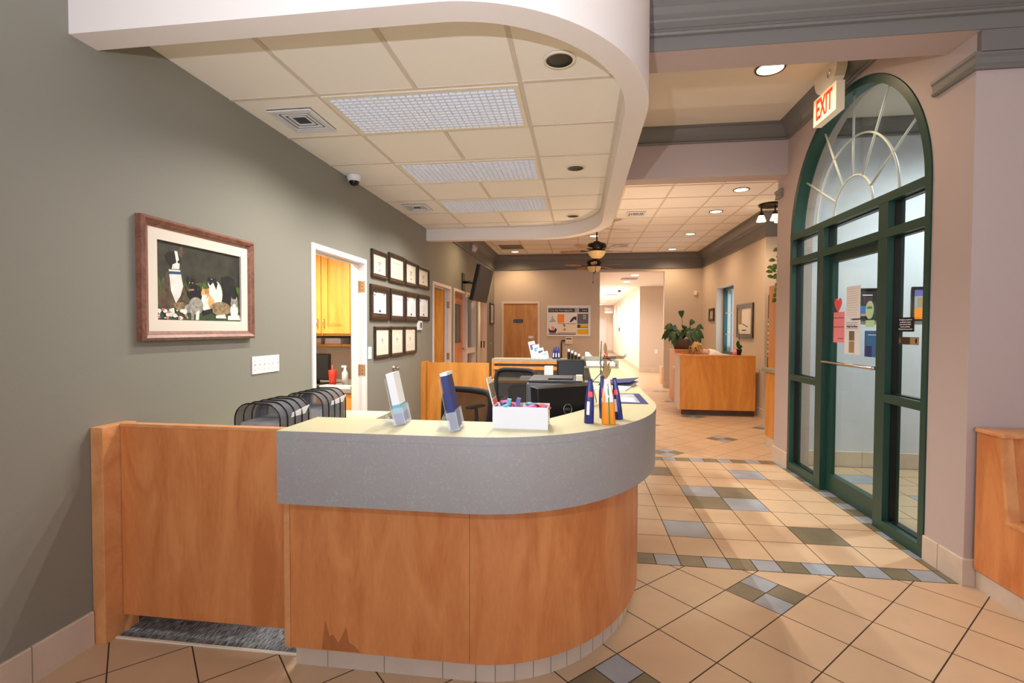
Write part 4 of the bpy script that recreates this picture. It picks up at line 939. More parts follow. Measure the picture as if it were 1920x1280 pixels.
# ------------------------------------------------------------------ office chairs
def office_chair(x, y, rz, label, arms=(0.62, 0.62), bh=1.0):
    e = empty('office_chair', (0, 0, 0), label, 'chair', None); ORG[e] = Vector((0, 0, 0))
    m = MB(); m.prism([(-0.23, -0.22), (0.23, -0.22), (0.25, 0.1), (0.2, 0.24), (-0.2, 0.24), (-0.25, 0.1)], 0.43, 0.5); m.build('seat', 'black_matte', e, bevel=0.03, seg=3)
    # backrest frame: bowed hoop, wider at the top
    n = 40; P = []
    for k in range(n):
        t = 2 * PI * k / n; c, s = math.cos(t), math.sin(t)
        u = math.copysign(abs(c) ** 0.35, c); v = math.copysign(abs(s) ** 0.35, s)
        zz = (0.55 + bh) / 2 + v * (bh - 0.55) / 2; wd = 0.19 + 0.045 * (v + 1) / 2
        P.append((u * wd, -0.25 - 0.05 * (v + 1) / 2 + 0.035 * (abs(u) ** 2), zz))
    m = MB(); m.tube(P, 0.021, 8, closed=True); m.tube([(-0.17, -0.245, 0.6), (-0.08, -0.3, 0.52), (0, -0.2, 0.44)], 0.02, 8).tube([(0.17, -0.245, 0.6), (0.08, -0.3, 0.52), (0, -0.2, 0.44)], 0.02, 8)
    m.build('backrest_frame', 'black_matte', e)
    c = (0, -0.275, (0.55 + bh) / 2); m = MB(); vs = [Vector(p) for p in P]; rows = []
    m.add([c] + vs, [(0, 1 + k, 1 + (k + 1) % n) for k in range(n)], None, True); m.build('backrest_mesh', 'mesh_fabric', e)
    for s in (-1, 1):
        m = MB(); m.tube([(s * 0.24, -0.02, 0.46), (s * 0.29, -0.02, 0.5), (s * 0.29, -0.01, 0.64)], [0.02, 0.02, 0.016], 8); ar = m.build('armrest', 'black_matte', e)
        MB().box((s * 0.29 - 0.035, -0.12, 0.64), (s * 0.29 + 0.035, 0.12, 0.665)).build('arm_pad', 'black_plastic', ar, bevel=0.01)
    MB().cyl((0, 0, 0.09), (0, 0, 0.43), 0.028, 0.022).build('gas_column', 'black_plastic', e)
    m = MB()
    for k in range(5):
        a = 2 * PI * k / 5; m.tube([(0, 0, 0.1), (0.29 * math.cos(a), 0.29 * math.sin(a), 0.072)], [0.025, 0.016], 8)
    m.build('star_base', 'black_plastic', e)
    for k in range(5):
        a = 2 * PI * k / 5; px, py_ = 0.29 * math.cos(a), 0.29 * math.sin(a); MB().cyl((px - 0.015, py_, 0.03), (px + 0.015, py_, 0.03), 0.026, n=16).cyl((px, py_, 0.03), (px, py_, 0.075), 0.006, n=8).build('caster', 'black_plastic', e)
    e.location = (x, y, 0.005); e.rotation_euler = (0, 0, rz); return e
office_chair(-0.88, 3.0, 2.55, 'black mesh office chair of which only the top shows over the counter', bh=0.99)
office_chair(-0.72, 4.55, 2.72, 'black mesh office chair turned toward the gold gate, with armrests')
office_chair(-0.62, 5.6, 0.35, 'black office chair farther back, mostly hidden by the front chair', bh=0.8)

# ------------------------------------------------------------------ credenza with two arched pet carriers by the green wall
cr = empty('low_cabinet', (-1.78, 2.95, 0.0), 'white low cabinet under the arched carriers by the green wall', 'cabinet')
MB().box((XL + 0.005, 2.3, 0.05), (-1.45, 3.65, 0.74)).build('cabinet_body', 'white_plastic', cr); MB().box((XL + 0.005, 2.29, 0.74), (-1.43, 3.66, 0.765)).build('cabinet_top', 'lam_top', cr)
MB().box((XL + 0.02, 2.32, 0.005), (-1.48, 3.63, 0.05)).build('plinth', 'black_matte', cr)
for k in range(2):
    d = MB().box((-1.45, 2.32 + 0.66 * k, 0.07), (-1.432, 2.96 + 0.66 * k, 0.73)).build('cabinet_door', 'white_plastic', cr)
    MB().tube([(-1.432, 2.9 - 0.5 * k + 0.66 * k, 0.6), (-1.41, 2.9 - 0.5 * k + 0.66 * k, 0.6), (-1.41, 2.9 - 0.5 * k + 0.66 * k, 0.7), (-1.432, 2.9 - 0.5 * k + 0.66 * k, 0.7)], 0.004, 6).build('handle', 'chrome', d)
def carrier(x, y0, y1, label):
    z0 = 0.768; hw = 0.13; H = 0.235
    e = empty('pet_carrier', (x, (y0 + y1) / 2, z0), label, 'carrier')
    def hoop(y, s=1.0):
        r = 0.085; P = [(x - hw * s, y, z0 + 0.005)]
        for k in range(9): t = PI - (PI / 2) * k / 8; P.append((x - hw * s + r + r * math.cos(t), y, z0 + H * s - r + r * math.sin(t)))
        for k in range(9): t = PI / 2 - (PI / 2) * k / 8; P.append((x + hw * s - r + r * math.cos(t), y, z0 + H * s - r + r * math.sin(t)))
        P.append((x + hw * s, y, z0 + 0.005)); return P
    ys = [y0 + (y1 - y0) * k / 4 for k in range(5)]
    for y in ys: MB().tube(hoop(y), 0.0038, 6).build('hoop', 'black_plastic', e)
    a = hoop(y0, 0.985); b = hoop(y1, 0.985); nn = len(a)
    MB().add(a + b, [(k, k + 1, nn + k + 1, nn + k) for k in range(nn - 1)], None, True).build('mesh_cover', 'carrier_mesh', e)
    MB().add(hoop((y0 + y1) / 2 + 0.02, 0.97), [tuple(range(nn))]).build('divider', 'carrier_mesh', e)
    m = MB(); m.box((x - hw + 0.01, y0 + 0.02, z0), (x + hw - 0.01, y1 + 0.01, z0 + 0.13)); m.build('padded_base', 'fabric_grey', e, bevel=0.012)
    m = MB(); P = [(y0 + 0.005, z0 + 0.13), (y0 + 0.06, z0 + 0.12), (y0 + 0.085, z0 + 0.06), (y0 + 0.1, z0), (y1, z0), (y1 - 0.02, z0 + 0.1), (y1 - 0.03, z0 + 0.15), (y1 + 0.015, z0 + 0.19), (y0 + 0.12, z0 + 0.17), (y0 + 0.1, z0 + 0.14)]
    m.prism(P, x + hw - 0.006, x + hw - 0.002, T=T_yz); m.build('side_panel', 'white_plastic', e)
carrier(-1.69, 2.42, 2.7, 'nearer grey and black arched mesh pet carrier by the green wall')
carrier(-1.69, 2.86, 3.16, 'farther grey and black arched mesh pet carrier, below the first doorway')

# ------------------------------------------------------------------ green wall: painting, switches, certificates, TV
def wall_frame(name, label, cat, y0, y1, z0, z1, bw, fm, depth=0.03, group=None, matw=0.0, matm='mat_board', steps=True):
    r = empty(name, (XL, (y0 + y1) / 2, z0), label, cat, group); m = MB()
    pr_ = [(0, 0.0), (0, depth * 0.75), (bw * 0.3, depth), (bw * 0.62, depth * 0.8), (bw * 0.7, depth * 0.62), (bw, depth * 0.5), (bw, 0.004)]
    c = [(y0, z0), (y1, z0), (y1, z1), (y0, z1)]; s = [(1, 1), (-1, 1), (-1, -1), (1, -1)]; k = len(pr_); vs = []; fs = []
    for (cy, cz), (sy, sz) in zip(c, s):
        for w_, d in pr_: vs.append((XL + 0.001 + d, cy + sy * w_, cz + sz * w_))
    for i in range(4):
        for j in range(k): fs.append((i*k + j, i*k + (j+1) % k, ((i+1) % 4)*k + (j+1) % k, ((i+1) % 4)*k + j))
    m.add(vs, fs); m.build('frame', fm, r)
    if matw:
        m = MB(); a0, a1, b0, b1 = y0 + bw, y1 - bw, z0 + bw, z1 - bw; xx = XL + depth * 0.45
        for p in ((a0, a1, b0, b0 + matw), (a0, a1, b1 - matw, b1), (a0, a0 + matw, b0, b1), (a1 - matw, a1, b0, b1)): m.box((XL + 0.006, p[0], p[2]), (xx, p[1], p[3]))
        m.build('mat_board', matm, r)
    return r, (y0 + bw + matw, y1 - bw - matw, z0 + bw + matw, z1 - bw - matw)
# the painting of two dogs and five cats in grass: flat paint shapes on one picture mesh
mat('p_bg', (52, 50, 40), 0.6, noise=0.5, nscale=9); mat('p_grass', (72, 82, 46), 0.7, noise=0.5, nscale=30, stretch=(1, 3, 1)); mat('p_lawn', (52, 70, 42), 0.7, noise=0.4, nscale=25)
mat('p_brown', (88, 70, 52), 0.7, noise=0.5, nscale=30); mat('p_dark', (34, 28, 24), 0.7); mat('p_black', (22, 22, 24), 0.6); mat('p_white', (222, 218, 210), 0.8, noise=0.1, nscale=20)
mat('p_grey', (150, 144, 134), 0.8, noise=0.4, nscale=60); mat('p_tabby', (140, 118, 86), 0.8, noise=0.5, nscale=50); mat('p_orange', (216, 160, 104), 0.8, noise=0.2, nscale=40); mat('p_blue', (48, 74, 104), 0.6); mat('p_pink', (190, 120, 110), 0.7)
r, (a0, a1, b0, b1) = wall_frame('framed_painting', 'large framed painting of dogs and cats in grass on the green wall', 'picture', 2.145, 2.985, 1.338, 1.956, 0.048, 'cherry_frame', 0.042, matw=0.058)
m = MB(); PX = XL + 0.008; cnt = [0]
def paint(pts, mt):
    cnt[0] += 1; x = PX + cnt[0] * 0.00006
    # u: 0 left .. 1 right (toward +Y), v: 0 top .. 1 bottom
    m.quad([(x, a0 + (a1 - a0) * u, b1 - (b1 - b0) * v) for u, v in pts], mt)
def blob(u, v, ru, rv, mt, rot=0.0, n=22, pow_=1.0):
    paint([(u + ru * math.cos(t) * math.cos(rot) - rv * math.sin(t) * math.sin(rot), v + ru * math.cos(t) * math.sin(rot) + rv * math.sin(t) * math.cos(rot)) for t in [2 * PI * k / n for k in range(n)]], mt)
paint([(0, 0), (1, 0), (1, 1), (0, 1)], 'p_bg')
g_ = [(0, 0.42)] + [(k / 40, 0.48 + 0.05 * ((k * 7) % 5) / 5 - (0.04 if k % 2 else 0)) for k in range(1, 40)] + [(1, 0.5), (1, 1), (0, 1)]
paint(g_, 'p_grass'); paint([(0, 0.82), (0.4, 0.86), (0.7, 0.83), (1, 0.86), (1, 1), (0, 1)], 'p_lawn')
# sitting brindle and white dog
paint([(0.11, 0.38), (0.27, 0.38), (0.3, 0.6), (0.33, 0.78), (0.3, 0.95), (0.25, 0.95), (0.2, 0.82), (0.14, 0.85), (0.05, 0.9), (0.01, 0.78), (0.06, 0.6)], 'p_brown')
paint([(0.13, 0.35), (0.25, 0.34), (0.28, 0.55), (0.25, 0.68), (0.2, 0.78), (0.15, 0.62)], 'p_white')
paint([(0.1, 0.62), (0.15, 0.7), (0.17, 0.9), (0.13, 0.93), (0.11, 0.8)], 'p_brown'); paint([(0.13, 0.86), (0.18, 0.84), (0.19, 0.95), (0.14, 0.96)], 'p_white')
paint([(0.16, 0.78), (0.28, 0.76), (0.33, 0.86), (0.22, 0.88)], 'p_tabby')
blob(0.185, 0.22, 0.075, 0.11, 'p_dark'); paint([(0.09, 0.18), (0.15, 0.1), (0.16, 0.2), (0.11, 0.26)], 'p_dark'); paint([(0.22, 0.12), (0.27, 0.0), (0.285, 0.1), (0.26, 0.18)], 'p_brown')
paint([(0.19, 0.1), (0.22, 0.1), (0.245, 0.25), (0.24, 0.33), (0.16, 0.34), (0.17, 0.28), (0.21, 0.25)], 'p_white'); blob(0.235, 0.235, 0.014, 0.02, 'p_black'); blob(0.185, 0.18, 0.01, 0.012, 'p_black')
paint([(0.125, 0.375), (0.26, 0.36), (0.26, 0.395), (0.13, 0.41)], 'p_blue')
# black cat lying, head up
blob(0.42, 0.63, 0.1, 0.12, 'p_black'); blob(0.365, 0.5, 0.05, 0.075, 'p_black'); paint([(0.32, 0.48), (0.325, 0.4), (0.36, 0.45)], 'p_black'); paint([(0.37, 0.45), (0.41, 0.42), (0.41, 0.5)], 'p_black')
paint([(0.33, 0.58), (0.4, 0.57), (0.4, 0.59), (0.34, 0.6)], 'p_pink'); blob(0.35, 0.49, 0.007, 0.006, 'yellow'); blob(0.385, 0.49, 0.007, 0.006, 'yellow')
# black dog at the right
blob(0.86, 0.66, 0.12, 0.22, 'p_black'); blob(0.83, 0.45, 0.085, 0.13, 'p_black'); paint([(0.74, 0.36), (0.78, 0.34), (0.79, 0.5), (0.75, 0.5)], 'p_dark'); paint([(0.88, 0.34), (0.92, 0.38), (0.93, 0.5), (0.89, 0.48)], 'p_dark'); blob(0.82, 0.52, 0.04, 0.05, 'p_dark')
# black and white cat
blob(0.66, 0.62, 0.09, 0.2, 'p_white'); blob(0.62, 0.47, 0.055, 0.07, 'p_white'); paint([(0.57, 0.46), (0.57, 0.38), (0.61, 0.41), (0.66, 0.38), (0.69, 0.46), (0.67, 0.55), (0.63, 0.45), (0.59, 0.5)], 'p_black')
# orange and white cat
blob(0.55, 0.74, 0.07, 0.14, 'p_white'); paint([(0.58, 0.62), (0.64, 0.7), (0.66, 0.82), (0.6, 0.86), (0.56, 0.75)], 'p_orange'); blob(0.53, 0.62, 0.05, 0.07, 'p_orange'); paint([(0.49, 0.6), (0.49, 0.52), (0.53, 0.56)], 'p_orange'); paint([(0.54, 0.56), (0.58, 0.53), (0.58, 0.61)], 'p_orange'); blob(0.52, 0.66, 0.03, 0.03, 'p_white')
# grey tabby, head down
blob(0.42, 0.8, 0.085, 0.12, 'p_grey'); blob(0.34, 0.84, 0.05, 0.06, 'p_grey'); paint([(0.36, 0.86), (0.4, 0.86), (0.39, 0.99), (0.36, 0.99)], 'p_grey'); paint([(0.42, 0.88), (0.46, 0.86), (0.45, 0.99), (0.41, 0.99)], 'p_white')
# brown tabby lying, white chest
blob(0.73, 0.82, 0.14, 0.1, 'p_tabby'); paint([(0.5, 0.86), (0.62, 0.82), (0.62, 0.88), (0.5, 0.93)], 'p_dark'); paint([(0.82, 0.92), (0.98, 0.9), (1.0, 0.98), (0.82, 0.98)], 'p_white'); paint([(0.66, 0.92), (0.78, 0.9), (0.8, 0.96), (0.66, 0.96)], 'p_white')
blob(0.91, 0.84, 0.055, 0.13, 'p_white'); blob(0.91, 0.73, 0.05, 0.07, 'p_grey'); paint([(0.865, 0.7), (0.87, 0.63), (0.9, 0.68)], 'p_grey'); paint([(0.92, 0.68), (0.95, 0.62), (0.96, 0.7)], 'p_grey'); blob(0.91, 0.77, 0.025, 0.035, 'p_white')
random.seed(5)
for k in range(26): blob(0.02 + 0.3 * random.random(), 0.86 + 0.12 * random.random(), 0.008 + 0.008 * (k % 3), 0.01 + 0.008 * (k % 3), ('p_white', 'p_pink', 'p_white')[k % 3], n=10)
for k in range(60):
    u = 0.3 + 0.68 * random.random(); v = 0.42 + 0.12 * random.random(); paint([(u, v + 0.08), (u + 0.006, v + 0.08), (u + 0.012 * random.uniform(-1, 1), v - 0.03)], 'leaf_light') if u < 0.34 or 0.42 < u < 0.56 or u > 0.94 else None
m.build('canvas', 'p_bg', r, fix=False)
# switch plates
def plate(y0, y1, z0, z1, n, label, name='light_switch'):
    e = empty(name, (XL, (y0 + y1) / 2, z0), label, 'switch'); MB().box((XL + 0.0005, y0, z0), (XL + 0.007, y1, z1)).build('wall_plate', 'white_plastic', e, bevel=0.002)
    for k in range(n):
        y = y0 + (y1 - y0) * (k + 0.5) / n; z = (z0 + z1) / 2
        MB().box((XL + 0.005, y - 0.006, z - 0.013), (XL + 0.0078, y + 0.006, z + 0.013)).add([(XL + 0.007, y - 0.0045, z - 0.005), (XL + 0.007, y + 0.0045, z - 0.005), (XL + 0.018, y + 0.003, z + 0.012), (XL + 0.018, y - 0.003, z + 0.012), (XL + 0.007, y - 0.0045, z + 0.009), (XL + 0.007, y + 0.0045, z + 0.009)], [(0, 1, 2, 3), (3, 2, 5, 4), (0, 3, 4), (1, 5, 2)]).build('toggle', 'paper', e)
        for s in (-1, 1): MB().cyl((XL + 0.0065, y, z + s * 0.03), (XL + 0.0078, y, z + s * 0.03), 0.0025, n=8).build('screw', 'chrome', e)
plate(2.995, 3.29, 1.098, 1.215, 6, 'wide white plate of six light switches below the painting')
plate(4.80, 4.885, 1.09, 1.215, 1, 'small white switch plate by the first door, left of the certificates')
# certificates: (y0, y1, z0, z1, border, paper, how)
certs = [(4.875, 5.30, 1.935, 2.225, .045, 'cream_paper', 1, 'dark framed cream certificate, first from the door in the top row'),
 (5.34, 5.85, 1.93, 2.26, .05, 'cream_paper', 2, 'dark framed certificate in the top row, second from the door'),
 (5.865, 6.31, 1.935, 2.25, .045, 'cream_paper', 1, 'dark framed certificate in the top row, third from the door'),
 (6.34, 6.83, 1.95, 2.24, .045, 'cream_paper', 1, 'dark framed certificate at the far end of the top row'),
 (4.845, 5.34, 1.49, 1.862, .075, 'paper', 3, 'wide framed white certificate with arched heading, middle row by the door'),
 (5.375, 5.85, 1.492, 1.86, .06, 'paper', 2, 'dark framed white certificate in the middle row, second from the door'),
 (5.865, 6.335, 1.492, 1.862, .065, 'paper', 3, 'dark framed white certificate with a round seal, middle row third'),
 (6.355, 6.845, 1.515, 1.862, .055, 'paper', 3, 'dark framed certificate above the thermostat, end of the middle row'),
 (4.945, 5.365, 1.085, 1.425, .035, 'cream_paper', 4, 'dark framed pale certificate, first from the door in the bottom row'),
 (5.385, 5.81, 1.085, 1.428, .035, 'cream_paper', 4, 'dark framed pale certificate in the middle of the bottom row'),
 (5.83, 6.27, 1.09, 1.43, .035, 'cream_paper', 4, 'dark framed pale certificate, last of the bottom row')]
for (c0, c1, d0, d1, bw, pm, how, lab) in certs:
    r, (a0, a1, b0, b1) = wall_frame('framed_certificate', lab, 'certificate', c0, c1, d0, d1, bw, 'dark_frame', 0.028, 'framed certificates on the green wall')
    q = MB().box((XL + 0.003, a0, b0), (XL + 0.010, a1, b1)); w_ = a1 - a0; h_ = b1 - b0; yc = (a0 + a1) / 2; X = XL + 0.0104
    def bar(u0, u1, v, t, mt='ink_soft'): q.quad([(X, a0 + w_ * u0, b1 - h_ * v), (X, a0 + w_ * u1, b1 - h_ * v), (X, a0 + w_ * u1, b1 - h_ * (v + t)), (X, a0 + w_ * u0, b1 - h_ * (v + t))], mt)
    for v in (0.03, 0.955): bar(0.04, 0.96, v, 0.008, 'ink' if how < 3 else 'ink_soft')
    for u in (0.04, 0.95): bar(u, u + 0.012, 0.03, 0.93, 'ink' if how == 1 else 'ink_soft')
    def arch(rad, v0, th, mt, n=16):
        for k in range(n):
            if how == 3 and k % 2: continue
            t0 = PI * (0.12 + 0.76 * k / n); t1 = PI * (0.12 + 0.76 * (k + 0.85) / n)
            P = [(X, yc - rad * w_ * math.cos(t), b1 - h_ * v0 + (rr) * w_ * math.sin(t) * 0.75) for t, rr in ((t0, rad), (t1, rad), (t1, rad - th), (t0, rad - th))]
            P = [(X, yc - rr * w_ * math.cos(t), b1 - h_ * v0 + rr * w_ * math.sin(t) * 0.75) for t, rr in ((t0, rad), (t1, rad), (t1, rad - th), (t0, rad - th))]
            q.quad(P, mt)
    if how == 1: arch(0.4, 0.4, 0.02, 'ink_soft')
    if how == 1:
        for v, a, t in ((0.36, 0.35, 0.02), (0.42, 0.42, 0.03), (0.5, 0.38, 0.02), (0.56, 0.44, 0.015)): bar(a, 1 - a, v, t, 'ink')
        bar(0.44, 0.56, 0.74, 0.09, 'dried_leaf')
    if how == 2:
        bar(0.16, 0.84, 0.2, 0.03, 'ink_soft'); [bar(0.2 + 0.03 * (k % 3), 0.8 - 0.03 * (k % 2), 0.32 + 0.08 * k, 0.008) for k in range(7)]
    if how == 3:
        arch(0.46, 0.34, 0.1, 'ink'); [bar(0.25 + 0.05 * (k % 2), 0.75 - 0.05 * (k % 2), 0.38 + 0.08 * k, 0.008) for k in range(5)]
        bar(0.44, 0.56, 0.84, 0.1, 'ink'); bar(0.46, 0.54, 0.855, 0.07, 'paper')
    if how == 4:
        arch(0.36, 0.4, 0.012, 'ink_soft'); bar(0.12, 0.88, 0.14, 0.01); bar(0.44, 0.56, 0.36, 0.1, 'pink_paper'); bar(0.47, 0.53, 0.48, 0.08, 'ink_soft'); [bar(0.15, 0.85, 0.68 + 0.06 * k, 0.008) for k in range(4)]
    q.build('document', pm, r, fix=False)
th = empty('thermostat', (XL, 6.41, 1.385), 'white thermostat with dark display beside the lowest certificate row', 'thermostat')
MB().box((XL + 0.0005, 6.33, 1.385), (XL + 0.025, 6.5, 1.508)).build('housing', 'white_plastic', th, bevel=0.004); MB().box((XL + 0.025, 6.41, 1.415), (XL + 0.027, 6.47, 1.485)).build('display', 'dark_grey', th)
ds = empty('door_stop', (XL, 5.5, 0.95), 'small silver knob shaped door stop on the green wall', 'door stop')
MB().lathe((0, 0, 0), [(0.03, 0), (0.03, 0.006), (0.012, 0.012), (0.011, 0.03), (0.02, 0.04), (0.027, 0.055), (0.02, 0.068), (0, 0.07)], 24, T=Matrix.Translation((XL + 0.001, 5.5, 0.95)) @ Matrix.Rotation(PI / 2, 4, 'Y')).build('knob', 'chrome', ds)
r, (a0, a1, b0, b1) = wall_frame('framed_picture', 'small brown framed pale picture beside the fourth door on the green wall', 'picture', 11.68, 12.2, 1.51, 2.03, 0.05, 'dark_frame', 0.03, matw=0.03)
q = MB().box((XL + 0.004, a0, b0), (XL + 0.01, a1, b1)); q.quad([(XL + 0.0105, a0 + 0.1, b0 + 0.05), (XL + 0.0105, a0 + 0.25, b0 + 0.05), (XL + 0.0105, a0 + 0.28, b1 - 0.05), (XL + 0.0105, a0 + 0.12, b1 - 0.08)], 'ink_soft'); q.build('picture', 'fabric_grey', r, fix=False)
# television on a tilting bracket
tv = empty('television', (XL, 9.0, 2.2), 'black television tilted on a bracket high on the green wall', 'television')
T = Matrix.Translation((-1.78, 9.05, 2.22)) @ Matrix.Rotation(-0.06, 4, 'Z') @ Matrix.Rotation(0.22, 4, 'Y')
MB().box((-0.05, -0.5, -0.32), (0.025, 0.5, 0.32), None, T).build('housing', 'black_plastic', tv, bevel=0.012); MB().box((0.0256, -0.47, -0.28), (0.027, 0.47, 0.29), None, T).build('screen', 'dark_grey', tv)
m = MB(); m.box((XL + 0.001, 8.85, 2.1), (XL + 0.02, 9.05, 2.42)).tube([(XL + 0.02, 8.95, 2.26), (-2.0, 8.98, 2.26), (-1.82, 9.03, 2.24)], 0.025, 8).box((-0.06, -0.12, -0.14), (-0.03, 0.12, 0.14), None, T); m.build('bracket', 'black_plastic', tv)
al = empty('fire_alarm_strobe', (XL, 9.6, 2.95), 'small white alarm strobe above the television', 'alarm')
m = MB(); m.box((XL + 0.013, 9.6, 2.93), (XL + 0.07, 9.78, 3.06)); m.build('housing', 'white_plastic', al, bevel=0.008); MB().cyl((XL + 0.07, 9.69, 3.0), (XL + 0.11, 9.69, 3.0), 0.045, 0.035).build('lens', 'white_plastic', al)
one(MB().lathe((0, 0, 0), [(0, 0.012), (0.012, 0.008), (0.016, 0)], 12, T=Matrix.Translation((XL + 0.001, 11.85, 1.06)) @ Matrix.Rotation(PI / 2, 4, 'Y')).build('wall_bumper', 'white_plastic'), 'tiny white bumper low on the green wall by the back corner', 'bumper')
# ceiling fittings
cam = empty('security_camera', (-2.04, 4.34, 2.79), 'white dome security camera at the ceiling edge over the green wall', 'camera')
MB().lathe((-2.05, 4.34, 2.797), [(0.062, 0), (0.062, -0.03), (0.05, -0.05), (0.045, -0.052), (0, -0.052)], 30).build('camera_body', 'white_plastic', cam); MB().lathe((-2.05, 4.34, 2.747), [(0.045, 0), (0.042, -0.018), (0.028, -0.035), (0, -0.042)], 26).build('dome', 'black_plastic', cam)
def diffuser(x, y, z, w, d, label, dark=False):
    e = empty('air_diffuser', (x, y, z), label, 'vent'); m = MB()
    for k in range(4):
        s = 1 - 0.2 * k; a, b = w / 2 * s, d / 2 * s; t = 0.012 if k else 0.022; zz = z - 0.012 + 0.002 * k
        for q in ((-a, -a + t, -b, b), (a - t, a, -b, b), (-a, a, -b, -b + t), (-a, a, b - t, b)): m.box((x + q[0], y + q[2], zz - 0.002), (x + q[1], y + q[3], zz + 0.006))
    m.build('louvre_frame', 'white_plastic' if not dark else 'bronze_ring', e); MB().box((x - w / 2, y - d / 2, z - 0.003), (x + w / 2, y + d / 2, z - 0.001)).build('throat', 'dark_grey', e)
diffuser(-1.85, 3.15, 2.8, 0.3, 0.34, 'square white air diffuser nearest the front of the desk ceiling'); diffuser(-1.86, 5.56, 2.8, 0.28, 0.3, 'square white air diffuser at the far end of the desk ceiling')
diffuser(0.87, 8.12, 3.24, 0.3, 0.3, 'square air diffuser in the far tiled ceiling near the beam'); diffuser(0.87, 11.15, 3.24, 0.35, 0.3, 'square air diffuser in the far ceiling behind the fan blades')
gr = MB(); gr.box((-1.78, 10.8, 3.234), (-1.25, 11.35, 3.2395)); gr = gr.build('return_grille', 'bronze_ring'); one(gr, 'brown rectangular return grille in the far left ceiling', 'vent')
# ------------------------------------------------------------------ ceiling fans
def fan(x, y, zt, zb, ph, label):
    e = empty('ceiling_fan', (x, y, zt), label, 'ceiling fan')
    MB().cyl((x, y, zb + 0.1), (x, y, zt - 0.04), 0.013, n=14).build('down_rod', 'bronze', e)
    MB().lathe((x, y, zt), [(0.07, 0), (0.065, -0.03), (0.03, -0.06), (0, -0.06)], 24).build('canopy', 'bronze', e)
    MB().lathe((x, y, zb), [(0.02, 0.13), (0.05, 0.12), (0.07, 0.1), (0.15, 0.08), (0.165, 0.03), (0.14, -0.03), (0.07, -0.055), (0, -0.055)], 32).build('motor_housing', 'bronze', e)
    for k in range(5):
        a = ph + 2 * PI * k / 5; T = Matrix.Translation((x, y, zb - 0.03)) @ Matrix.Rotation(a, 4, 'Z') @ Matrix.Rotation(0.16, 4, 'X')
        o = [(0.2, -0.05), (0.35, -0.06), (0.6, -0.068), (0.65, -0.055), (0.665, 0), (0.65, 0.055), (0.6, 0.068), (0.35, 0.06), (0.2, 0.05)]
        b = MB().prism(o, -0.004, 0.004, T=T).build('blade', 'blade_wood', e)
        MB().prism([(0.1, -0.02), (0.2, -0.02), (0.26, -0.045), (0.3, 0), (0.26, 0.045), (0.2, 0.02), (0.1, 0.02)], -0.009, -0.004, T=T).build('blade_arm', 'bronze', b)
    MB().lathe((x, y, zb - 0.055), [(0.155, 0), (0.15, -0.02), (0.125, -0.065), (0.085, -0.105), (0.03, -0.12), (0, -0.12)], 32).build('bowl_shade', 'amber_glass', e)
    MB().lathe((x, y, zb - 0.175), [(0.03, 0), (0.014, -0.01), (0.01, -0.025), (0, -0.03)], 14).tube([(x - 0.02, y, zb - 0.18), (x - 0.02, y, zb - 0.38)], 0.0035, 6).lathe((x - 0.02, y, zb - 0.4), [(0, 0.02), (0.012, 0.01), (0.012, -0.005), (0, -0.015)], 10).build('pull_chain', 'bronze', e)
    return e
fan(0.285, 8.75, 3.24, 2.80, 0.35, 'nearer ceiling fan with wooden blades and amber bowl light')
fan(0.31, 11.2, 3.24, 2.84, 0.9, 'farther ceiling fan hanging just below and behind the first')
# spot cluster at the far right
sc = empty('spotlight_cluster', (2.76, 7.75, 3.24), 'round bronze ceiling fixture with three lit glass spot heads', 'ceiling light')
MB().lathe((2.76, 7.75, 3.24), [(0.17, 0), (0.17, -0.02), (0.15, -0.035), (0, -0.04)], 32).build('ceiling_plate', 'bronze', sc)
for dx, dy in ((-0.14, -0.02), (0.02, -0.1), (0.13, 0.04)):
    h = MB().cyl((2.76 + dx, 7.75 + dy, 3.1), (2.76 + dx, 7.75 + dy, 3.21), 0.012, n=10).lathe((2.76 + dx, 7.75 + dy, 3.1), [(0.0, 0.02), (0.03, 0.01), (0.035, -0.03)], 16).build('spot_head', 'bronze', sc)
    MB().lathe((2.76 + dx, 7.75 + dy, 3.06), [(0.035, 0.01), (0.05, -0.03), (0.066, -0.075), (0, -0.08)], 20).build('glass_shade', 'spot_glow', h)
spot((2.75, 7.7, 2.9), 30, WARM, 160, 0.8, 0.08)

# ------------------------------------------------------------------ back wall things
pb = empty('wall_poster', (-0.24, YB, 1.25), 'white framed poster about ageing pets on the back wall', 'poster')
X0p, X1p, Z0p, Z1p = -0.80, 0.262, 1.235, 1.985
m = MB()
for a, b, c, d in ((X0p, X0p + 0.03, Z0p, Z1p), (X1p - 0.045, X1p, Z0p, Z1p), (X0p, X1p, Z0p, Z0p + 0.025), (X0p, X1p, Z1p - 0.04, Z1p)): m.box((a, YB - 0.03, c), (b, YB - 0.001, d))
m.build('frame', 'white_plastic', pb)
q = MB().box((X0p + 0.02, YB - 0.012, Z0p + 0.02), (X1p - 0.02, YB - 0.004, Z1p - 0.02)); cn = 0
def pos(u0, u1, v0, v1, mt):
    global cn; cn += 1; yy = YB - 0.0125 - 0.0002 * cn; W = X1p - X0p; H = Z1p - Z0p
    q.quad([(X0p + W * u0, yy, Z1p - H * v1), (X0p + W * u1, yy, Z1p - H * v1), (X0p + W * u1, yy, Z1p - H * v0), (X0p + W * u0, yy, Z1p - H * v0)], mt)
pos(0.03, 0.95, 0.09, 0.22, 'dark_grey'); pos(0.24, 0.4, 0.28, 0.56, 'orange_pack'); pos(0.25, 0.68, 0.58, 0.9, 'blade_wood'); pos(0.25, 0.68, 0.6, 0.88, 'cream_paper'); pos(0.03, 0.67, 0.92, 0.95, 'purple_dark')
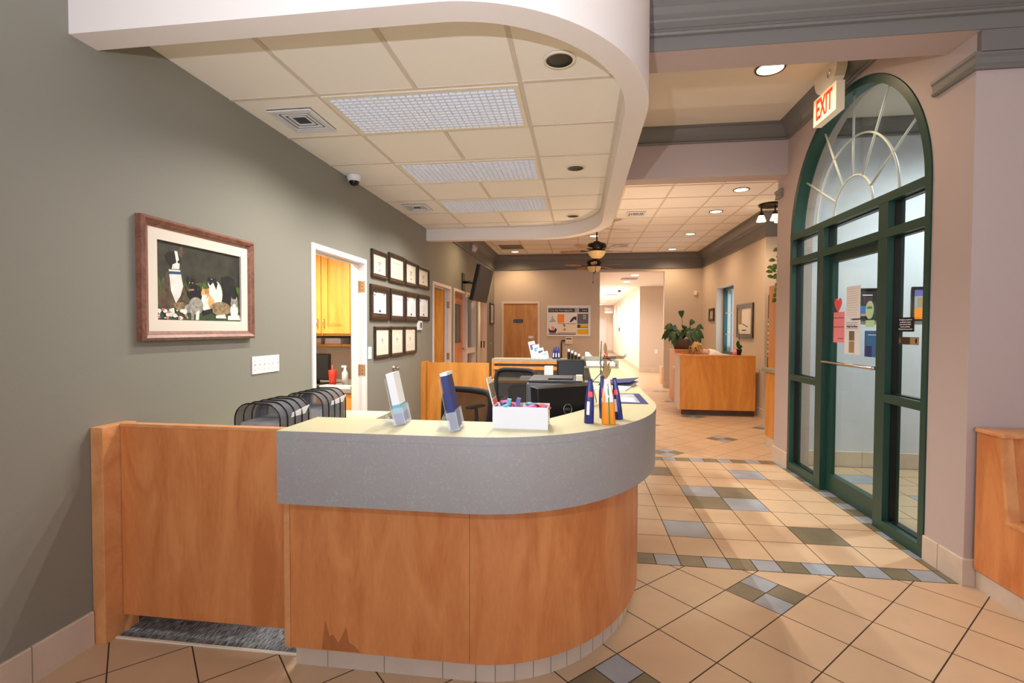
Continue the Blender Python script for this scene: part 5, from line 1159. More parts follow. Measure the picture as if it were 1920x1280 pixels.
pos(0.7, 0.95, 0.27, 0.6, 'grey_plastic'); pos(0.7, 0.95, 0.62, 0.73, 'dark_grey'); pos(0.77, 0.95, 0.62, 0.71, 'yellow'); pos(0.7, 0.95, 0.77, 0.94, 'yellow'); pos(0.64, 0.74, 0.1, 0.21, 'fabric_grey'); pos(0.83, 0.9, 0.3, 0.45, 'fabric_grey')
def poly(pts, mt):
    global cn; cn += 1; yy = YB - 0.0125 - 0.0002 * cn; q.quad([(X0p + (X1p - X0p) * u, yy, Z1p - (Z1p - Z0p) * v) for u, v in pts], mt)
poly([(0.04, 0.72), (0.07, 0.8), (0.16, 0.82), (0.2, 0.72), (0.23, 0.8), (0.2, 0.9), (0.07, 0.9), (0.04, 0.85)], 'purple_dark'); poly([(0.1, 0.68), (0.17, 0.68), (0.16, 0.8), (0.11, 0.8)], 'pink_paper')
poly([(0.05, 0.54), (0.1, 0.44), (0.12, 0.3), (0.15, 0.42), (0.21, 0.53)], 'fabric_grey'); poly([(0.52, 0.54), (0.56, 0.44), (0.62, 0.36), (0.68, 0.36), (0.68, 0.5), (0.63, 0.44), (0.6, 0.5), (0.56, 0.54)], 'purple_dark')
poly([(0.37, 0.62), (0.4, 0.6), (0.43, 0.66), (0.4, 0.7)], 'grey_plastic'); poly([(0.36, 0.8), (0.42, 0.74), (0.44, 0.8), (0.4, 0.82)], 'dried_leaf')
po_ = q.build('poster_print', 'paper', pb, fix=False)
text('T.L.C. For Your Aging Pet', 0.058, frame_m((-0.46, YB - 0.021, 1.868), (1, 0, 0), (0, 0, 1)), 'paper', po_, sx=0.92)
text('Thanks', 0.045, frame_m((0.115, YB - 0.021, 1.868), (1, 0, 0), (0, 0, 1)), 'paper', po_)
sg = empty('door_sign', (-1.44, YB, 1.6), 'small black restroom plaque on the brown back door', 'sign')
pl_ = MB().box((-1.64, YB - 0.003, 1.565), (-1.40, YB + 0.004, 1.645)).build('plaque', 'black_plastic', sg)
MB().box((-1.63, YB - 0.0045, 1.575), (-1.58, YB - 0.003, 1.635)).build('symbol', 'poster_blue', pl_)
text('Restroom', 0.032, frame_m((-1.49, YB - 0.004, 1.605), (1, 0, 0), (0, 0, 1)), 'paper', sg)
one(MB().box((-1.26, YB + 0.001, 1.17), (-1.14, YB + 0.004, 1.235)).build('door_card', 'paper'), 'small white card low on the brown back door', 'card')
sd = empty('scale_display', (-0.24, YB, 1.0), 'beige wall scale display with dark window under the poster', 'scale display')
MB().box((-0.345, YB - 0.06, 1.045), (-0.17, YB - 0.001, 1.215)).build('housing', 'cream_paper', sd, bevel=0.008); MB().box((-0.325, YB - 0.062, 1.155), (-0.19, YB - 0.06, 1.185)).build('display', 'black_plastic', sd)
for k in range(3): MB().cyl((-0.32 + 0.055 * k, YB - 0.064, 1.09), (-0.32 + 0.055 * k, YB - 0.06, 1.09), 0.009, n=12).build('button', 'grey_plastic', sd)
one(MB().tube([(-0.35, YB - 0.02, 1.12), (-0.43, YB - 0.02, 1.12), (-0.44, YB - 0.02, 1.08), (-0.44, YB - 0.02, 0.02)], 0.016, 8).build('scale_post', 'black_plastic'), 'thin black conduit running down the back wall from the scale display', 'conduit')
one(MB().box((2.69, YB - 0.04, 2.22), (2.76, YB - 0.001, 2.32)).build('motion_sensor', 'cream_paper', bevel=0.01), 'small cream motion sensor high in the back right corner', 'sensor')

# ------------------------------------------------------------------ hallway lights
hl = [(1.42, 13.3), (1.38, 15.1), (1.34, 17.2), (1.3, 19.6), (1.26, 21.6), (1.22, 23.8), (1.2, 26), (1.18, 28.6)]
for k, (x, y) in enumerate(hl):
    e = empty('recessed_downlight', (x, y, HZ + 0.02), 'glowing round recessed light in the bright hallway ceiling', 'ceiling light', 'hallway downlights')
    MB().lathe((x, y, HZ + 0.018), [(0.12, -0.001), (0.115, -0.008), (0.1, -0.008)], 26).build('trim_ring', 'white_plastic', e); MB().lathe((x, y, HZ + 0.016), [(0.1, -0.004), (0, -0.003)], 26).build('bulb', 'lamp_hall', e)
    spot((x, y, HZ - 0.03), 170, (1, 0.93, 0.86), 165, 0.8, 0.08)
for k, (x, y) in enumerate(((1.36, 14.2), (1.28, 20.6))):
    e = empty('air_diffuser', (x, y, HZ), ('nearer' if k == 0 else 'farther') + ' square air diffuser between the hallway lights', 'vent')
    MB().box((x - 0.22, y - 0.22, HZ + 0.005), (x + 0.22, y + 0.22, HZ + 0.018)).box((x - 0.15, y - 0.15, HZ - 0.002), (x + 0.15, y + 0.15, HZ + 0.006)).build('louvre_frame', 'fabric_grey', e)
one(MB().lathe((1.42, 18.4, HZ + 0.018), [(0.06, 0), (0.05, -0.05), (0, -0.07)], 16).build('smoke_detector', 'dark_grey'), 'small dark ceiling dome in the hallway', 'detector')
e = empty('exit_sign', (1.6, 29.5, 2.4), 'tiny pale exit sign deep in the bright hallway', 'sign'); f_ = MB().box((1.45, 29.4, 2.35), (1.9, 29.45, 2.65)).build('sign_box', 'white_plastic', e); text('EXIT', 0.2, frame_m((1.675, 29.39, 2.5), (1, 0, 0), (0, 0, 1)), 'heart_red', f_)
one(MB().box((2.45, 16.765, 0.62), (2.53, 16.78, 0.75)).build('wall_outlet', 'white_plastic'), 'white outlet on the jog wall of the hallway', 'outlet')
one(MB().box((XR, YB + 0.8, 0.0), (XR + 0.6, YB + 1.2, 0.45)).build('hall_bench', 'maple_edge', bevel=0.01), 'edge of a low wooden bench just inside the hallway', 'bench')
one(MB().box((1.93, 25.0, 1.3), (1.959, 25.25, 1.5)).build('hall_picture', 'bronze'), 'small dark fitting on the right wall of the hallway', 'fitting')

# ------------------------------------------------------------------ pantry behind the first door
pt = empty('wall_cabinet', (-3.0, 5.4, 1.3), 'golden raised panel wall cabinet seen through the first doorway', 'cabinet')
PY = 5.45; MB().box((-4.2, PY, 1.32), (-2.26, 5.97, 2.45)).build('cabinet_body', 'pantry_wood', pt)
xs = [-4.18, -3.56, -2.975, -2.62, -2.28]
for i in range(4):
    a, b = xs[i] + 0.004, xs[i + 1] - 0.004; z0, z1 = 1.345, 2.43; c = 0.075
    m = MB(); m.box((a, PY - 0.02, z0), (a + c, PY, z1)).box((b - c, PY - 0.02, z0), (b, PY, z1)).box((a, PY - 0.02, z0), (b, PY, z0 + c)).box((a, PY - 0.02, z1 - c), (b, PY, z1))
    m.add([(a + c, PY - 0.006, z0 + c), (b - c, PY - 0.006, z0 + c), (b - c, PY - 0.006, z1 - c), (a + c, PY - 0.006, z1 - c), (a + c + 0.04, PY - 0.018, z0 + c + 0.04), (b - c - 0.04, PY - 0.018, z0 + c + 0.04), (b - c - 0.04, PY - 0.018, z1 - c - 0.04), (a + c + 0.04, PY - 0.018, z1 - c - 0.04)], [(0, 1, 5, 4), (1, 2, 6, 5), (2, 3, 7, 6), (3, 0, 4, 7), (4, 5, 6, 7)])
    d = m.build('cabinet_door', 'pantry_wood', pt)
    hx_ = b - 0.035 if i % 2 == 1 else a + 0.035
    MB().tube([(hx_, PY - 0.02, 1.42), (hx_, PY - 0.05, 1.425), (hx_, PY - 0.05, 1.505), (hx_, PY - 0.02, 1.51)], 0.005, 6).build('handle', 'chrome', d)
one(MB().box((-3.45, PY - 0.024, 1.49), (-3.10, PY - 0.0215, 1.93)).build('posted_sheet', 'paper'), 'white sheet of paper taped to the golden cabinet door', 'notice')
m = MB().box((-4.2, 5.6, 1.19), (-2.26, 5.97, 1.215)); sh = one(m.build('open_shelf', 'pantry_wood'), 'thin golden shelf below the wall cabinet in the side room', 'shelf')
for k, x in enumerate((-3.3, -3.05, -2.72, -2.45)): one(MB().box((x, 5.65, 1.2165), (x + 0.2, 5.9, 1.285)).build('folded_towels', 'paper'), 'white paper bundle on the thin shelf in the side room', 'bundle', 'white bundles on the side room shelf')
dk = empty('base_cabinet', (-3.0, 5.2, 0), 'golden drawer cabinet with pale worktop in the side room', 'cabinet')
MB().box((-4.2, 4.99, 0), (-2.26, 5.97, 0.72)).build('cabinet_body', 'pantry_wood', dk); MB().box((-4.2, 4.95, 0.722), (-2.26, 5.97, 0.762)).build('worktop', 'lam_apron', dk)
for i in range(3):
    a, b = -4.1 + 0.62 * i, -3.5 + 0.62 * i
    for z0, z1 in ((0.53, 0.705), (0.3, 0.515), (0.08, 0.285)):
        d = MB().box((a, 4.97, z0), (b, 4.99, z1)).build('drawer', 'pantry_wood', dk, bevel=0.004); MB().tube([((a + b) / 2 - 0.05, 4.97, (z0 + z1) / 2), ((a + b) / 2 - 0.05, 4.945, (z0 + z1) / 2), ((a + b) / 2 + 0.05, 4.945, (z0 + z1) / 2), ((a + b) / 2 + 0.05, 4.97, (z0 + z1) / 2)], 0.005, 6).build('handle', 'chrome', d)
mo = empty('computer_monitor', (-3.0, 5.35, 0.762), 'black monitor on the worktop seen through the first doorway', 'monitor')
MB().box((-3.28, 5.33, 0.81), (-2.82, 5.36, 1.115)).build('housing', 'black_plastic', mo, bevel=0.004); MB().box((-3.26, 5.328, 0.83), (-2.84, 5.331, 1.1)).build('screen', 'black_matte', mo); MB().box((-3.1, 5.34, 0.762), (-3.0, 5.44, 0.84)).box((-3.2, 5.3, 0.762), (-2.9, 5.46, 0.772)).build('stand', 'black_plastic', mo)
cu = empty('tumbler', (-2.66, 5.1, 0.762), 'red textured tumbler with a straw in the side room', 'tumbler')
MB().lathe((-2.69, 5.15, 0.763), [(0, 0), (0.034, 0), (0.047, 0.18), (0.044, 0.182), (0, 0.182)], 20).build('cup', 'red', cu); MB().tube([(-2.69, 5.15, 0.9), (-2.695, 5.15, 1.0)], 0.005, 8).build('straw', 'heart_red', cu)
bo = empty('spray_bottle', (-2.6, 5.35, 0.762), 'white pump bottle right of the red tumbler', 'bottle'); MB().lathe((-2.62, 5.3, 0.763), [(0, 0), (0.035, 0), (0.035, 0.14), (0.015, 0.17), (0.012, 0.2), (0, 0.2)], 20).build('bottle_body', 'white_plastic', bo); MB().box((-2.66, 5.29, 0.963), (-2.6, 5.31, 0.985)).build('pump', 'white_plastic', bo)
pouch_z = CH; CH = 0.762
pouch(-2.99, 5.02, 0.09, 0.05, 0.17, 0.0, ('yellow', [(0.1, 0.7, -0.7, 0.7, 'cream_paper')]), 'yellow and white bag in front of the side room monitor', 'snack_bag')
CH = pouch_z
one(MB().box((-2.75, 4.97, 0.763), (-2.4, 5.1, 0.79), None).build('paper_stack', 'paper'), 'white papers at the edge of the side room worktop', 'paper')
one(MB().lathe((-2.83, 5.06, 0.763), [(0, 0), (0.035, 0), (0.03, 0.02), (0, 0.026)], 16).build('tape_roll', 'dark_grey'), 'small dark mouse shaped item beside the red tumbler', 'mouse')
spot((-3.0, 4.3, 2.6), 340, (1, 0.86, 0.62), 160, 0.8, 0.1); spot((-3.3, 7.2, 2.6), 70, (1, 0.82, 0.5), 160, 0.8, 0.1); spot((-3.3, 9.2, 2.6), 12, NEUT, 160, 0.8, 0.1); spot((-3.0, 11.4, 2.6), 90, (1, 0.84, 0.52), 160, 0.8, 0.1)  # fill spots added in the side rooms, without fixtures

# ------------------------------------------------------------------ right side: bench, niche cabinet, desk, plants
BX = 2.142
be = empty('built_in_bench', (2.6, 2.6, 0), 'wooden built in bench with sloping back at the right edge', 'bench')
MB().box((BX + 0.000, 1.6, 0.105), (BX + 0.030, 3.0, 0.425)).build('end_panel', 'maple', be); MB().box((BX - 0.005, 1.6, 0.425), (2.3, 2.8, 0.445)).build('edge_trim', 'maple_edge', be)
MB().prism([(3.0, 0.425), (2.80, 0.425), (2.86, 0.855), (3.0, 0.855)], BX + 0.000, BX + 0.025, T=T_yz).build('back_end_panel', 'maple', be)
MB().prism([(3.0, 0.425), (2.80, 0.425), (2.86, 0.855), (3.0, 0.855)], BX + 0.025, 3.6, T=T_yz).build('backrest', 'maple', be)
MB().prism([(2.80, 0.425), (2.78, 0.425), (2.84, 0.857), (2.86, 0.857)], BX - 0.002, BX + 0.050, T=T_yz).build('edge_trim', 'maple_edge', be)
MB().box((BX - 0.010, 2.82, 0.855), (3.6, 3.005, 0.878)).build('top_ledge', 'maple_edge', be, bevel=0.006)
MB().box((BX + 0.030, 1.6, 0.41), (3.6, 2.82, 0.44)).build('seat', 'maple_gold', be)
MB().box((BX + 0.015, 1.65, 0), (3.6, 3.005, 0.105)).build('toe_kick', 'base_tile', be)
# niche cabinet at the end of the arch wall
nc = empty('niche_cabinet', (2.6, 6.0, 0), 'tall wooden cabinet end just beyond the arch wall', 'cabinet')
MB().box((2.225, 5.74, 0.14), (2.9, 6.33, 0.91)).build('base_body', 'maple_gold', nc); MB().box((2.235, 5.74, 0), (2.9, 6.32, 0.14)).build('toe_kick', 'base_tile', nc)
MB().box((2.19, 5.74, 0.91), (2.95, 6.37, 0.95)).build('counter_slab', 'lam_green', nc); MB().box((2.28, 5.74, 0.95), (2.9, 6.42, 1.93)).build('upper_body', 'maple_gold', nc)
ry = 8.2; mr = empty('magazine_rack', (2.97, ry, 0.9), 'narrow rack of magazines glimpsed beyond the tall wooden cabinet', 'rack')
MB().box((2.92, ry, 0.35), (3.4, ry + 0.05, 1.95)).build('rack_frame', 'black_matte', mr)
for k in range(9):
    z = 0.98 + 0.07 * k; MB().box((2.9, ry - 0.05, z), (3.4, ry, z + 0.045)).build('magazine', ('fabric_grey', 'cream_paper')[k % 2], mr)
MB().box((2.93, ry - 0.05, 1.62), (3.4, ry, 1.76)).box((2.97, ry - 0.055, 1.64), (3.0, ry - 0.05, 1.7), 'red').build('magazine', 'orange_pack', mr)
frame_xz('framed_poster', 'small blue framed yellow picture above the magazines beyond the cabinet', 'picture', 3.0, 3.4, 1.83, 2.02, 8.28, 0.03, 'navy', 'yellow')
def leafy(e, base, tips, wid, mt, stem, sag=0.05, name='foliage'):
    m = MB(); s = MB()
    for (tx, ty, tz, L) in tips:
        tip = Vector(base) + Vector((tx, ty, tz)); mid_ = Vector(base) + Vector((tx, ty, tz)) * (1 - L) + Vector((0, 0, 0.08 if tz > 0 else 0.2))
        leafshape(m, mid_, tip, wid, None, sag, Vector((0, -0.9, 0.43)).normalized()); s.tube([Vector(base), Vector(base).lerp(mid_, 0.5) + Vector((0, 0, 0.04)), mid_], 0.005, 5)
    m.build(name, mt, e); s.build('stems', stem, e)
pp = empty('trailing_plant', (2.5, 6.1, 1.93), 'bright trailing vine plant on top of the tall wooden cabinet', 'plant')
MB().lathe((2.45, 6.1, 1.931), [(0, 0), (0.07, 0), (0.085, 0.09), (0.075, 0.09), (0.07, 0.08), (0, 0.08)], 20).build('pot', 'maple_gold', pp)
random.seed(11); m = MB(); s = MB()
for k in range(64):
    a = random.uniform(0, 2 * PI); rr = random.uniform(0.05, 0.27); z = 0.12 + random.uniform(-0.14, 0.3) * (1 if rr < 0.2 else 0.6)
    b_ = Vector((2.45 + rr * math.cos(a), 6.1 + rr * 0.6 * math.sin(a), 1.95 + z)); b_.z = b_.z if b_.x < 2.24 else max(b_.z, 2.03); d = Vector((math.cos(a) * 0.7, 0.3 * math.sin(a), random.uniform(-0.9, 0.6))).normalized() * 0.075
    leafshape(m, b_, b_ + d, 0.024, None, 0.008, Vector((0.1, -0.95, 0.3)).normalized()); s.tube([(2.45, 6.1, 2.0), tuple((b_ + Vector((2.45, 6.1, 2.12))) / 2), tuple(b_)], 0.0025, 4)
for k in range(5):
    b_ = Vector((2.24 - 0.01 * k, 5.98, 2.0 - 0.06 * k)); leafshape(m, b_, b_ + Vector((-0.04, 0, -0.05)), 0.024, None, 0.005)
s.tube([(2.4, 6.05, 2.02), (2.26, 5.99, 2.02), (2.23, 5.98, 1.76)], 0.0025, 4); m.build('foliage', 'leaf_light', pp); s.build('vines', 'leaf_light', pp)
# side desk
sdk = empty('side_desk', (2.2, 8.4, 0), 'golden wood desk front with dark toe kick near the tall window', 'desk')
MB().box((1.64, 8.4, 0.10), (2.80, 8.44, 0.975)).build('front_panel', 'maple_gold', sdk); MB().box((1.62, 8.44, 0.10), (1.66, 8.8, 0.975)).build('side_panel', 'trim_pink', sdk)
MB().box((1.62, 8.395, 0.975), (2.80, 8.50, 0.995)).box((1.61, 8.42, 0.975), (1.68, 8.8, 0.995)).build('top_edge', 'maple_edge', sdk); MB().box((1.68, 8.5, 0.0), (2.82, 8.54, 0.1)).build('toe_kick', 'pot_brown', sdk)
MB().box((1.64, 8.44, 0.72), (2.86, 9.2, 0.75)).build('desk_surface', 'lam_top', sdk)
ppd = empty('plant_pedestal', (2.05, 10.2, 0), 'wooden pedestal cabinet carrying the big potted plant', 'cabinet')
MB().box((1.83, 9.95, 0), (2.36, 10.5, 1.0)).build('cabinet_body', 'maple', ppd); MB().box((1.815, 9.93, 1.0), (2.375, 10.52, 1.02)).build('top_edge', 'maple_edge', ppd)
lp = empty('potted_plant', (2.03, 10.2, 1.02), 'large dark green broad leaved plant in a brown pot near the hallway', 'plant')
MB().lathe((2.03, 10.2, 1.021), [(0, 0), (0.16, 0), (0.215, 0.17), (0.22, 0.2), (0.2, 0.2), (0.19, 0.17), (0, 0.17)], 28).build('pot', 'pot_brown', lp)
tips = [(-0.05, 0.0, 0.56, .4), (-0.38, -0.05, 0.2, .6), (-0.4, 0.1, -0.02, .62), (-0.3, -0.15, -0.06, .5), (0.25, 0.1, 0.34, .45), (0.4, 0.0, 0.2, .4), (0.38, -0.1, -0.0, .6), (0.3, -0.2, -0.1, .55), (-0.22, -0.2, -0.14, .45), (0.05, -0.25, 0.02, .5), (0.15, -0.2, -0.08, .5), (-0.1, -0.25, -0.05, .5), (0.2, 0.2, 0.1, .5), (-0.2, 0.2, 0.2, .5), (-0.3, 0.0, 0.1, .5), (0.3, 0.1, 0.06, .5), (0.0, -0.2, 0.12, .4), (-0.15, -0.15, 0.1, .4), (0.12, -0.1, 0.16, .4)]
random.seed(21)
tips += [(0.36 * math.cos(a), 0.3 * math.sin(a), random.uniform(-0.12, 0.24), random.uniform(0.42, 0.6)) for a in [2 * PI * k / 18 + 0.1 for k in range(18)]]
leafy(lp, (2.03, 10.2, 1.22), tips, 0.058, 'leaf', 'leaf', 0.05)
orc = empty('orchid', (2.62, 8.5, 0.995), 'small dark leaved orchid with a thin stake on the desk front', 'plant')
MB().lathe((2.56, 8.46, 0.996), [(0, 0), (0.03, 0), (0.045, 0.08), (0.04, 0.1), (0, 0.1)], 18).build('pot', 'black_plastic', orc)
m = MB(); leafshape(m, (2.555, 8.46, 1.09), (2.53, 8.45, 1.235), 0.03); leafshape(m, (2.56, 8.46, 1.085), (2.61, 8.46, 1.14), 0.03, None, 0.03); m.build('leaves', 'leaf', orc); MB().tube([(2.565, 8.46, 1.08), (2.56, 8.46, 1.3), (2.55, 8.46, 1.42)], 0.003, 6).build('stake', 'bronze', orc)
one(MB().lathe((2.49, 8.45, 0.996), [(0, 0), (0.025, 0), (0.036, 0.04), (0.03, 0.08), (0.02, 0.085), (0.034, 0.04), (0.02, 0.004)], 18).build('glass_votive', 'pink_paper'), 'small rounded rose glass jar left of the orchid', 'jar')
def right_frame(name, label, y0, y1, z0, z1, bw, fm, im, marks=()):
    r = empty(name, (XF, (y0 + y1) / 2, z0), label, 'picture'); m = MB()
    for a, b, c, d in ((y0, y0 + bw, z0, z1), (y1 - bw, y1, z0, z1), (y0, y1, z0, z0 + bw), (y0, y1, z1 - bw, z1)): m.box((XF - 0.03, a, c), (XF - 0.001, b, d))
    m.build('frame', fm, r); q = MB().box((XF - 0.014, y0 + bw, z0 + bw), (XF - 0.004, y1 - bw, z1 - bw))
    for k, (P, mt) in enumerate(marks): q.quad([(XF - 0.0145 - k * 0.0003, y1 - (y1 - y0) * u, z0 + (z1 - z0) * v) for u, v in P], mt)
    q.build('picture', im, r, fix=False)
right_frame('framed_picture', 'small dark framed picture left of the tall window', 11.2, 11.6, 1.59, 1.87, 0.05, 'dark_frame', 'fabric_grey')
right_frame('framed_picture', 'tall brown framed bathroom picture right of the tall window', 8.76, 9.62, 1.265, 1.86, 0.07, 'dark_frame', 'cream_paper', [([(0.12, 0.4), (0.32, 0.4), (0.32, 0.85), (0.12, 0.85)], 'dried_leaf'), ([(0.32, 0.2), (0.72, 0.2), (0.72, 0.92), (0.32, 0.92)], 'paper'), ([(0.33, 0.2), (0.6, 0.2), (0.6, 0.24), (0.33, 0.24)], 'dark_grey'), ([(0.36, 0.4), (0.7, 0.3), (0.7, 0.33), (0.36, 0.43)], 'dark_grey')])

# person bent over the desk: skin-modifier body, hair and shirt as children
pe = empty('person', (2.25, 9.35, 0.0), 'person with long blonde hair in a white shirt bent low behind the side desk', 'person')
def skinned(name, chains, mt, parent, sub=2):
    me = bpy.data.meshes.new(name); vs = []; es = []; rs = []
    index = {}
    for ch in chains:
        prev = None
        for (p, r) in ch:
            key = tuple(round(c, 4) for c in p)
            if key not in index: index[key] = len(vs); vs.append(p); rs.append(r)
            i = index[key]
            if prev is not None: es.append((prev, i))
            prev = i
    org = ORG[parent]; me.from_pydata([tuple(Vector(v) - org) for v in vs], es, []); me.materials.append(M[mt])
    o = bpy.data.objects.new(name, me); COL.objects.link(o); o.parent = parent; ORG[o] = org
    sk = o.modifiers.new('skin', 'SKIN'); sk.use_smooth_shade = True
    layer = me.skin_vertices[0] if me.skin_vertices else None
    if layer is None:
        bm = bmesh.new(); bm.from_mesh(me); bm.verts.layers.skin.verify(); bm.to_mesh(me); bm.free(); layer = me.skin_vertices[0]
    for i, r in enumerate(rs): layer.data[i].radius = (r, r) if not isinstance(r, tuple) else r
    layer.data[0].use_root = True
    su = o.modifiers.new('sub', 'SUBSURF'); su.levels = sub; su.render_levels = sub
    return o
px, py0 = 2.40, 9.55
pel = (px + 0.35, py0 + 0.05, 0.55); sp = (px + 0.22, py0, 0.78); chs = (px + 0.04, py0 - 0.02, 0.93); nk = (px - 0.12, py0 - 0.02, 1.0); hd = (px - 0.2, py0 - 0.02, 1.02)
ch = [[(pel, 0.14), (sp, 0.13), (chs, 0.13), ((px - 0.05, py0 - 0.02, 0.985), 0.06), (nk, 0.05), (hd, 0.06)]]
for s in (-1, 1):
    sh_ = (px - 0.0, py0 - 0.02 + s * 0.17, 0.94); el = (px - 0.1, py0 + s * 0.24, 0.79); wr = (px - 0.3, py0 + s * 0.12, 0.79)
    ch.append([(chs, 0.13), (sh_, 0.06), (el, 0.045), (wr, 0.028), ((px - 0.36, py0 + s * 0.1, 0.785), 0.03)])
    for k in range(4): ch.append([((px - 0.36, py0 + s * 0.1, 0.785), 0.03), ((px - 0.4, py0 + s * 0.1 + 0.018 * (k - 1.5), 0.782), 0.009), ((px - 0.435 - 0.006 * (k in (1, 2)), py0 + s * 0.1 + 0.02 * (k - 1.5), 0.774), 0.008)])
    ch.append([((px - 0.36, py0 + s * 0.1, 0.785), 0.03), ((px - 0.365, py0 + s * 0.06, 0.782), 0.01), ((px - 0.39, py0 + s * 0.045, 0.777), 0.009)])
    kn = (px - 0.08, py0 + s * 0.14, 0.5); ch.append([(pel, 0.14), ((px + 0.3, py0 + 0.05 + s * 0.1, 0.52), 0.09), (kn, 0.065), ((px - 0.06, py0 + s * 0.15, 0.08), 0.04), ((px - 0.2, py0 + s * 0.16, 0.04), 0.035)])
skinned('body', ch, 'skin', pe)
HT = Matrix.Translation((px - 0.235, py0 - 0.02, 1.05)) @ Matrix.Rotation(-1.05, 4, 'Y')
def ellipsoid(m, c, r, T=None, mt=None, n=20, k=12):
    vs = []; fs = []
    for i in range(k + 1):
        t = PI * i / k
        for j in range(n): vs.append((c[0] + r[0] * math.sin(t) * math.cos(2*PI*j/n), c[1] + r[1] * math.sin(t) * math.sin(2*PI*j/n), c[2] + r[2] * math.cos(t)))
    for i in range(k):
        for j in range(n): fs.append((i*n + j, i*n + (j+1) % n, (i+1)*n + (j+1) % n, (i+1)*n + j))
    return m.add(vs, fs, mt, True, T)
m = MB(); ellipsoid(m, (0, 0, 0), (0.088, 0.075, 0.112), HT); ellipsoid(m, (-0.088, 0, -0.01), (0.014, 0.011, 0.02), HT); ellipsoid(m, (-0.082, 0, -0.055), (0.01, 0.022, 0.008), HT, 'heart_red')
for s in (-1, 1): ellipsoid(m, (-0.078, 0.028 * s, 0.015), (0.008, 0.012, 0.007), HT, 'paper'); ellipsoid(m, (0.0, 0.075 * s, -0.005), (0.02, 0.01, 0.03), HT)
m.build('head', 'skin', pe)
m = MB(); ellipsoid(m, (0.018, 0, 0.022), (0.098, 0.09, 0.11), HT)
random.seed(2)
for k in range(46):
    a = random.uniform(-1.0, 1.0); b_ = Vector((px - 0.24 + 0.05 * random.uniform(-1, 1), py0 - 0.02 + 0.085 * a, 1.15 - 0.03 * abs(a)))
    e_ = Vector((px - 0.30 + 0.09 * random.uniform(-1, 1.2), py0 - 0.03 + 0.14 * a, 0.95 + 0.03 * random.random()))
    m.tube([b_, b_.lerp(e_, 0.4) + Vector((-0.04, 0.012 * a, 0.03)), e_], [0.013, 0.014, 0.005], 6)
m.build('hair', 'hair', pe)
sw = skinned('shirt', [[((px + 0.36, py0 + 0.05, 0.56), 0.165), ((px + 0.23, py0, 0.79), 0.155), ((px + 0.05, py0 - 0.02, 0.95), 0.155), ((px - 0.06, py0 - 0.02, 1.01), 0.08)]] + [[((px + 0.05, py0 - 0.02, 0.95), 0.155), ((px + 0.0, py0 - 0.02 + s * 0.175, 0.955), 0.08), ((px - 0.05, py0 + s * 0.215, 0.86), 0.066)] for s in (-1, 1)], 'shirt', pe)
wc = empty('desk_chair', (2.75, 9.6, 0), 'seat under the person behind the side desk', 'chair'); MB().box((2.5, 9.35, 0.38), (3.0 - 0.15, 9.85, 0.43)).build('seat', 'black_matte', wc); MB().cyl((2.68, 9.6, 0), (2.68, 9.6, 0.38), 0.03).build('column', 'black_plastic', wc)

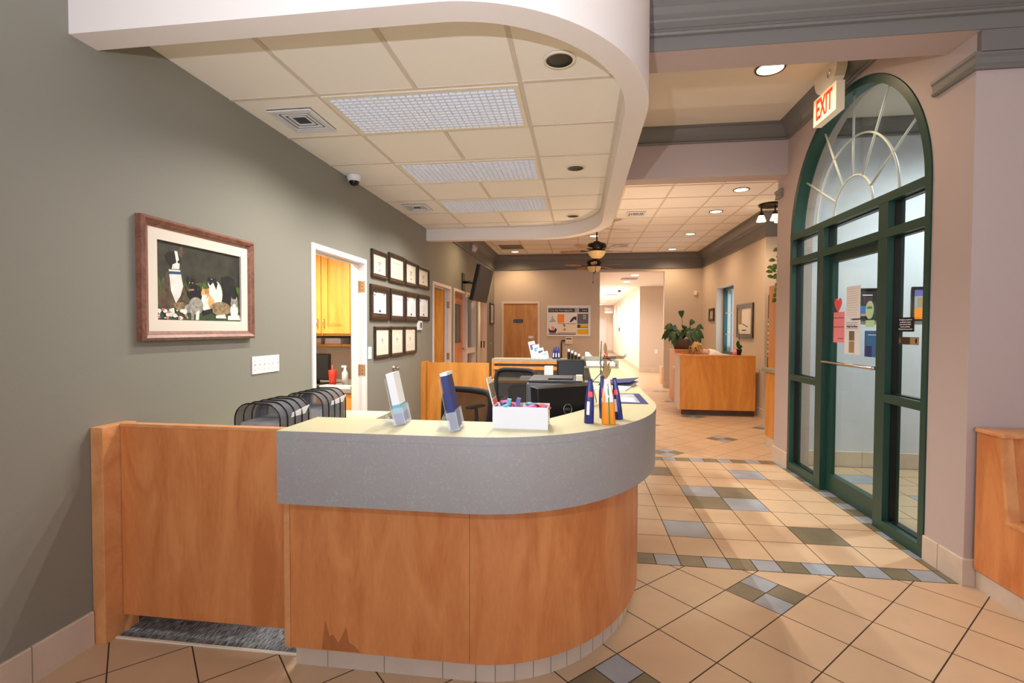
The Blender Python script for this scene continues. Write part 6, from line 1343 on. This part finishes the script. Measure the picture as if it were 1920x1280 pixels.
# ------------------------------------------------------------------ light from outside, camera flash, added fill spots
spot((-0.28, 0.02, 1.78), FLASH, (0.86, 0.91, 1.0), 150, 0.9, 0.012, (math.radians(122), 0, math.radians(-2)), 'camera_flash')
spot((0.8, 7.4, 1.2), BOUNCE * 0.75, (1, 0.76, 0.54), 150, 1.0, 0.01, (PI, 0, 0), 'added_bounce_fill')  # unseen fill added to brighten the far ceiling from below
spot((0.6, 0.2, 1.9), BOUNCE * 0.5, (0.86, 0.91, 1.0), 150, 1.0, 0.01, (PI, 0, 0), 'added_bounce_fill')  # second added fill, aimed up at the ceiling near the camera
area((1.4, -3.9, 1.7), WINDOW, (0.80, 0.86, 1.0), 5.8, 2.3, (math.radians(90), 0, 0), 170, 'street_window_daylight')
for x, y in ((-1.0, -1.6), (1.4, -1.6), (3.6, -1.0), (0.8, 0.9), (3.4, 1.2)): spot((x, y, 3.2), FRONT, (1, 0.86, 0.72), 165, 0.9, 0.05)  # waiting area fill: added spots with no fixtures behind them
spot((3.6, 4.3, 3.4), VEST, (0.96, 0.95, 0.98), 165, 0.9, 0.1)  # vestibule brightened by an added spot, no fixture there
area((XF + 0.29, 10.48, 1.6), 18, (0.6, 0.75, 1.0), 1.1, 1.3, (0, math.radians(90), 0), 180, 'far_window_daylight')
for a, b in wins: area((hx + 0.24, (a + b) / 2, 1.6), 60, (0.85, 0.93, 1.0), 1.2, 1.0, (0, math.radians(90), 0), 180, 'hall_window_daylight')
wd = bpy.data.worlds.new('World'); S.world = wd; wd.use_nodes = True
bg = wd.node_tree.nodes['Background']; bg.inputs[0].default_value = (0.62, 0.72, 0.9, 1); bg.inputs[1].default_value = 0.6

# ------------------------------------------------------------------ camera
yaw, pitch, roll, f, hc = -0.1349, -0.0250, 0.0036, 932.18, 1.4031
fw = Vector((math.sin(yaw) * math.cos(pitch), math.cos(yaw) * math.cos(pitch), math.sin(pitch)))
r = Vector((math.cos(yaw), -math.sin(yaw), 0)); u = r.cross(fw)
r2 = r * math.cos(roll) + u * math.sin(roll); u2 = -r * math.sin(roll) + u * math.cos(roll)
cd = bpy.data.cameras.new('camera'); co = bpy.data.objects.new('camera', cd); COL.objects.link(co)
mw = Matrix((r2, u2, -fw)).transposed().to_4x4(); mw.translation = (0, 0, hc); co.matrix_world = mw
cd.sensor_width = 36; cd.lens = f / 1920 * 36; cd.clip_start = 0.05; cd.clip_end = 100
S.camera = co
S.view_settings.view_transform = 'Standard'; S.view_settings.look = 'None'; S.view_settings.gamma = 1; S.view_settings.use_curve_mapping = False
S.view_settings.exposure = EXPO
S.cycles.use_denoising = True
try: S.cycles.denoiser = 'OPENIMAGEDENOISE'
except Exception: pass
S.cycles.max_bounces = 8; S.cycles.diffuse_bounces = 4; S.cycles.transparent_max_bounces = 16; S.cycles.sample_clamp_indirect = 6
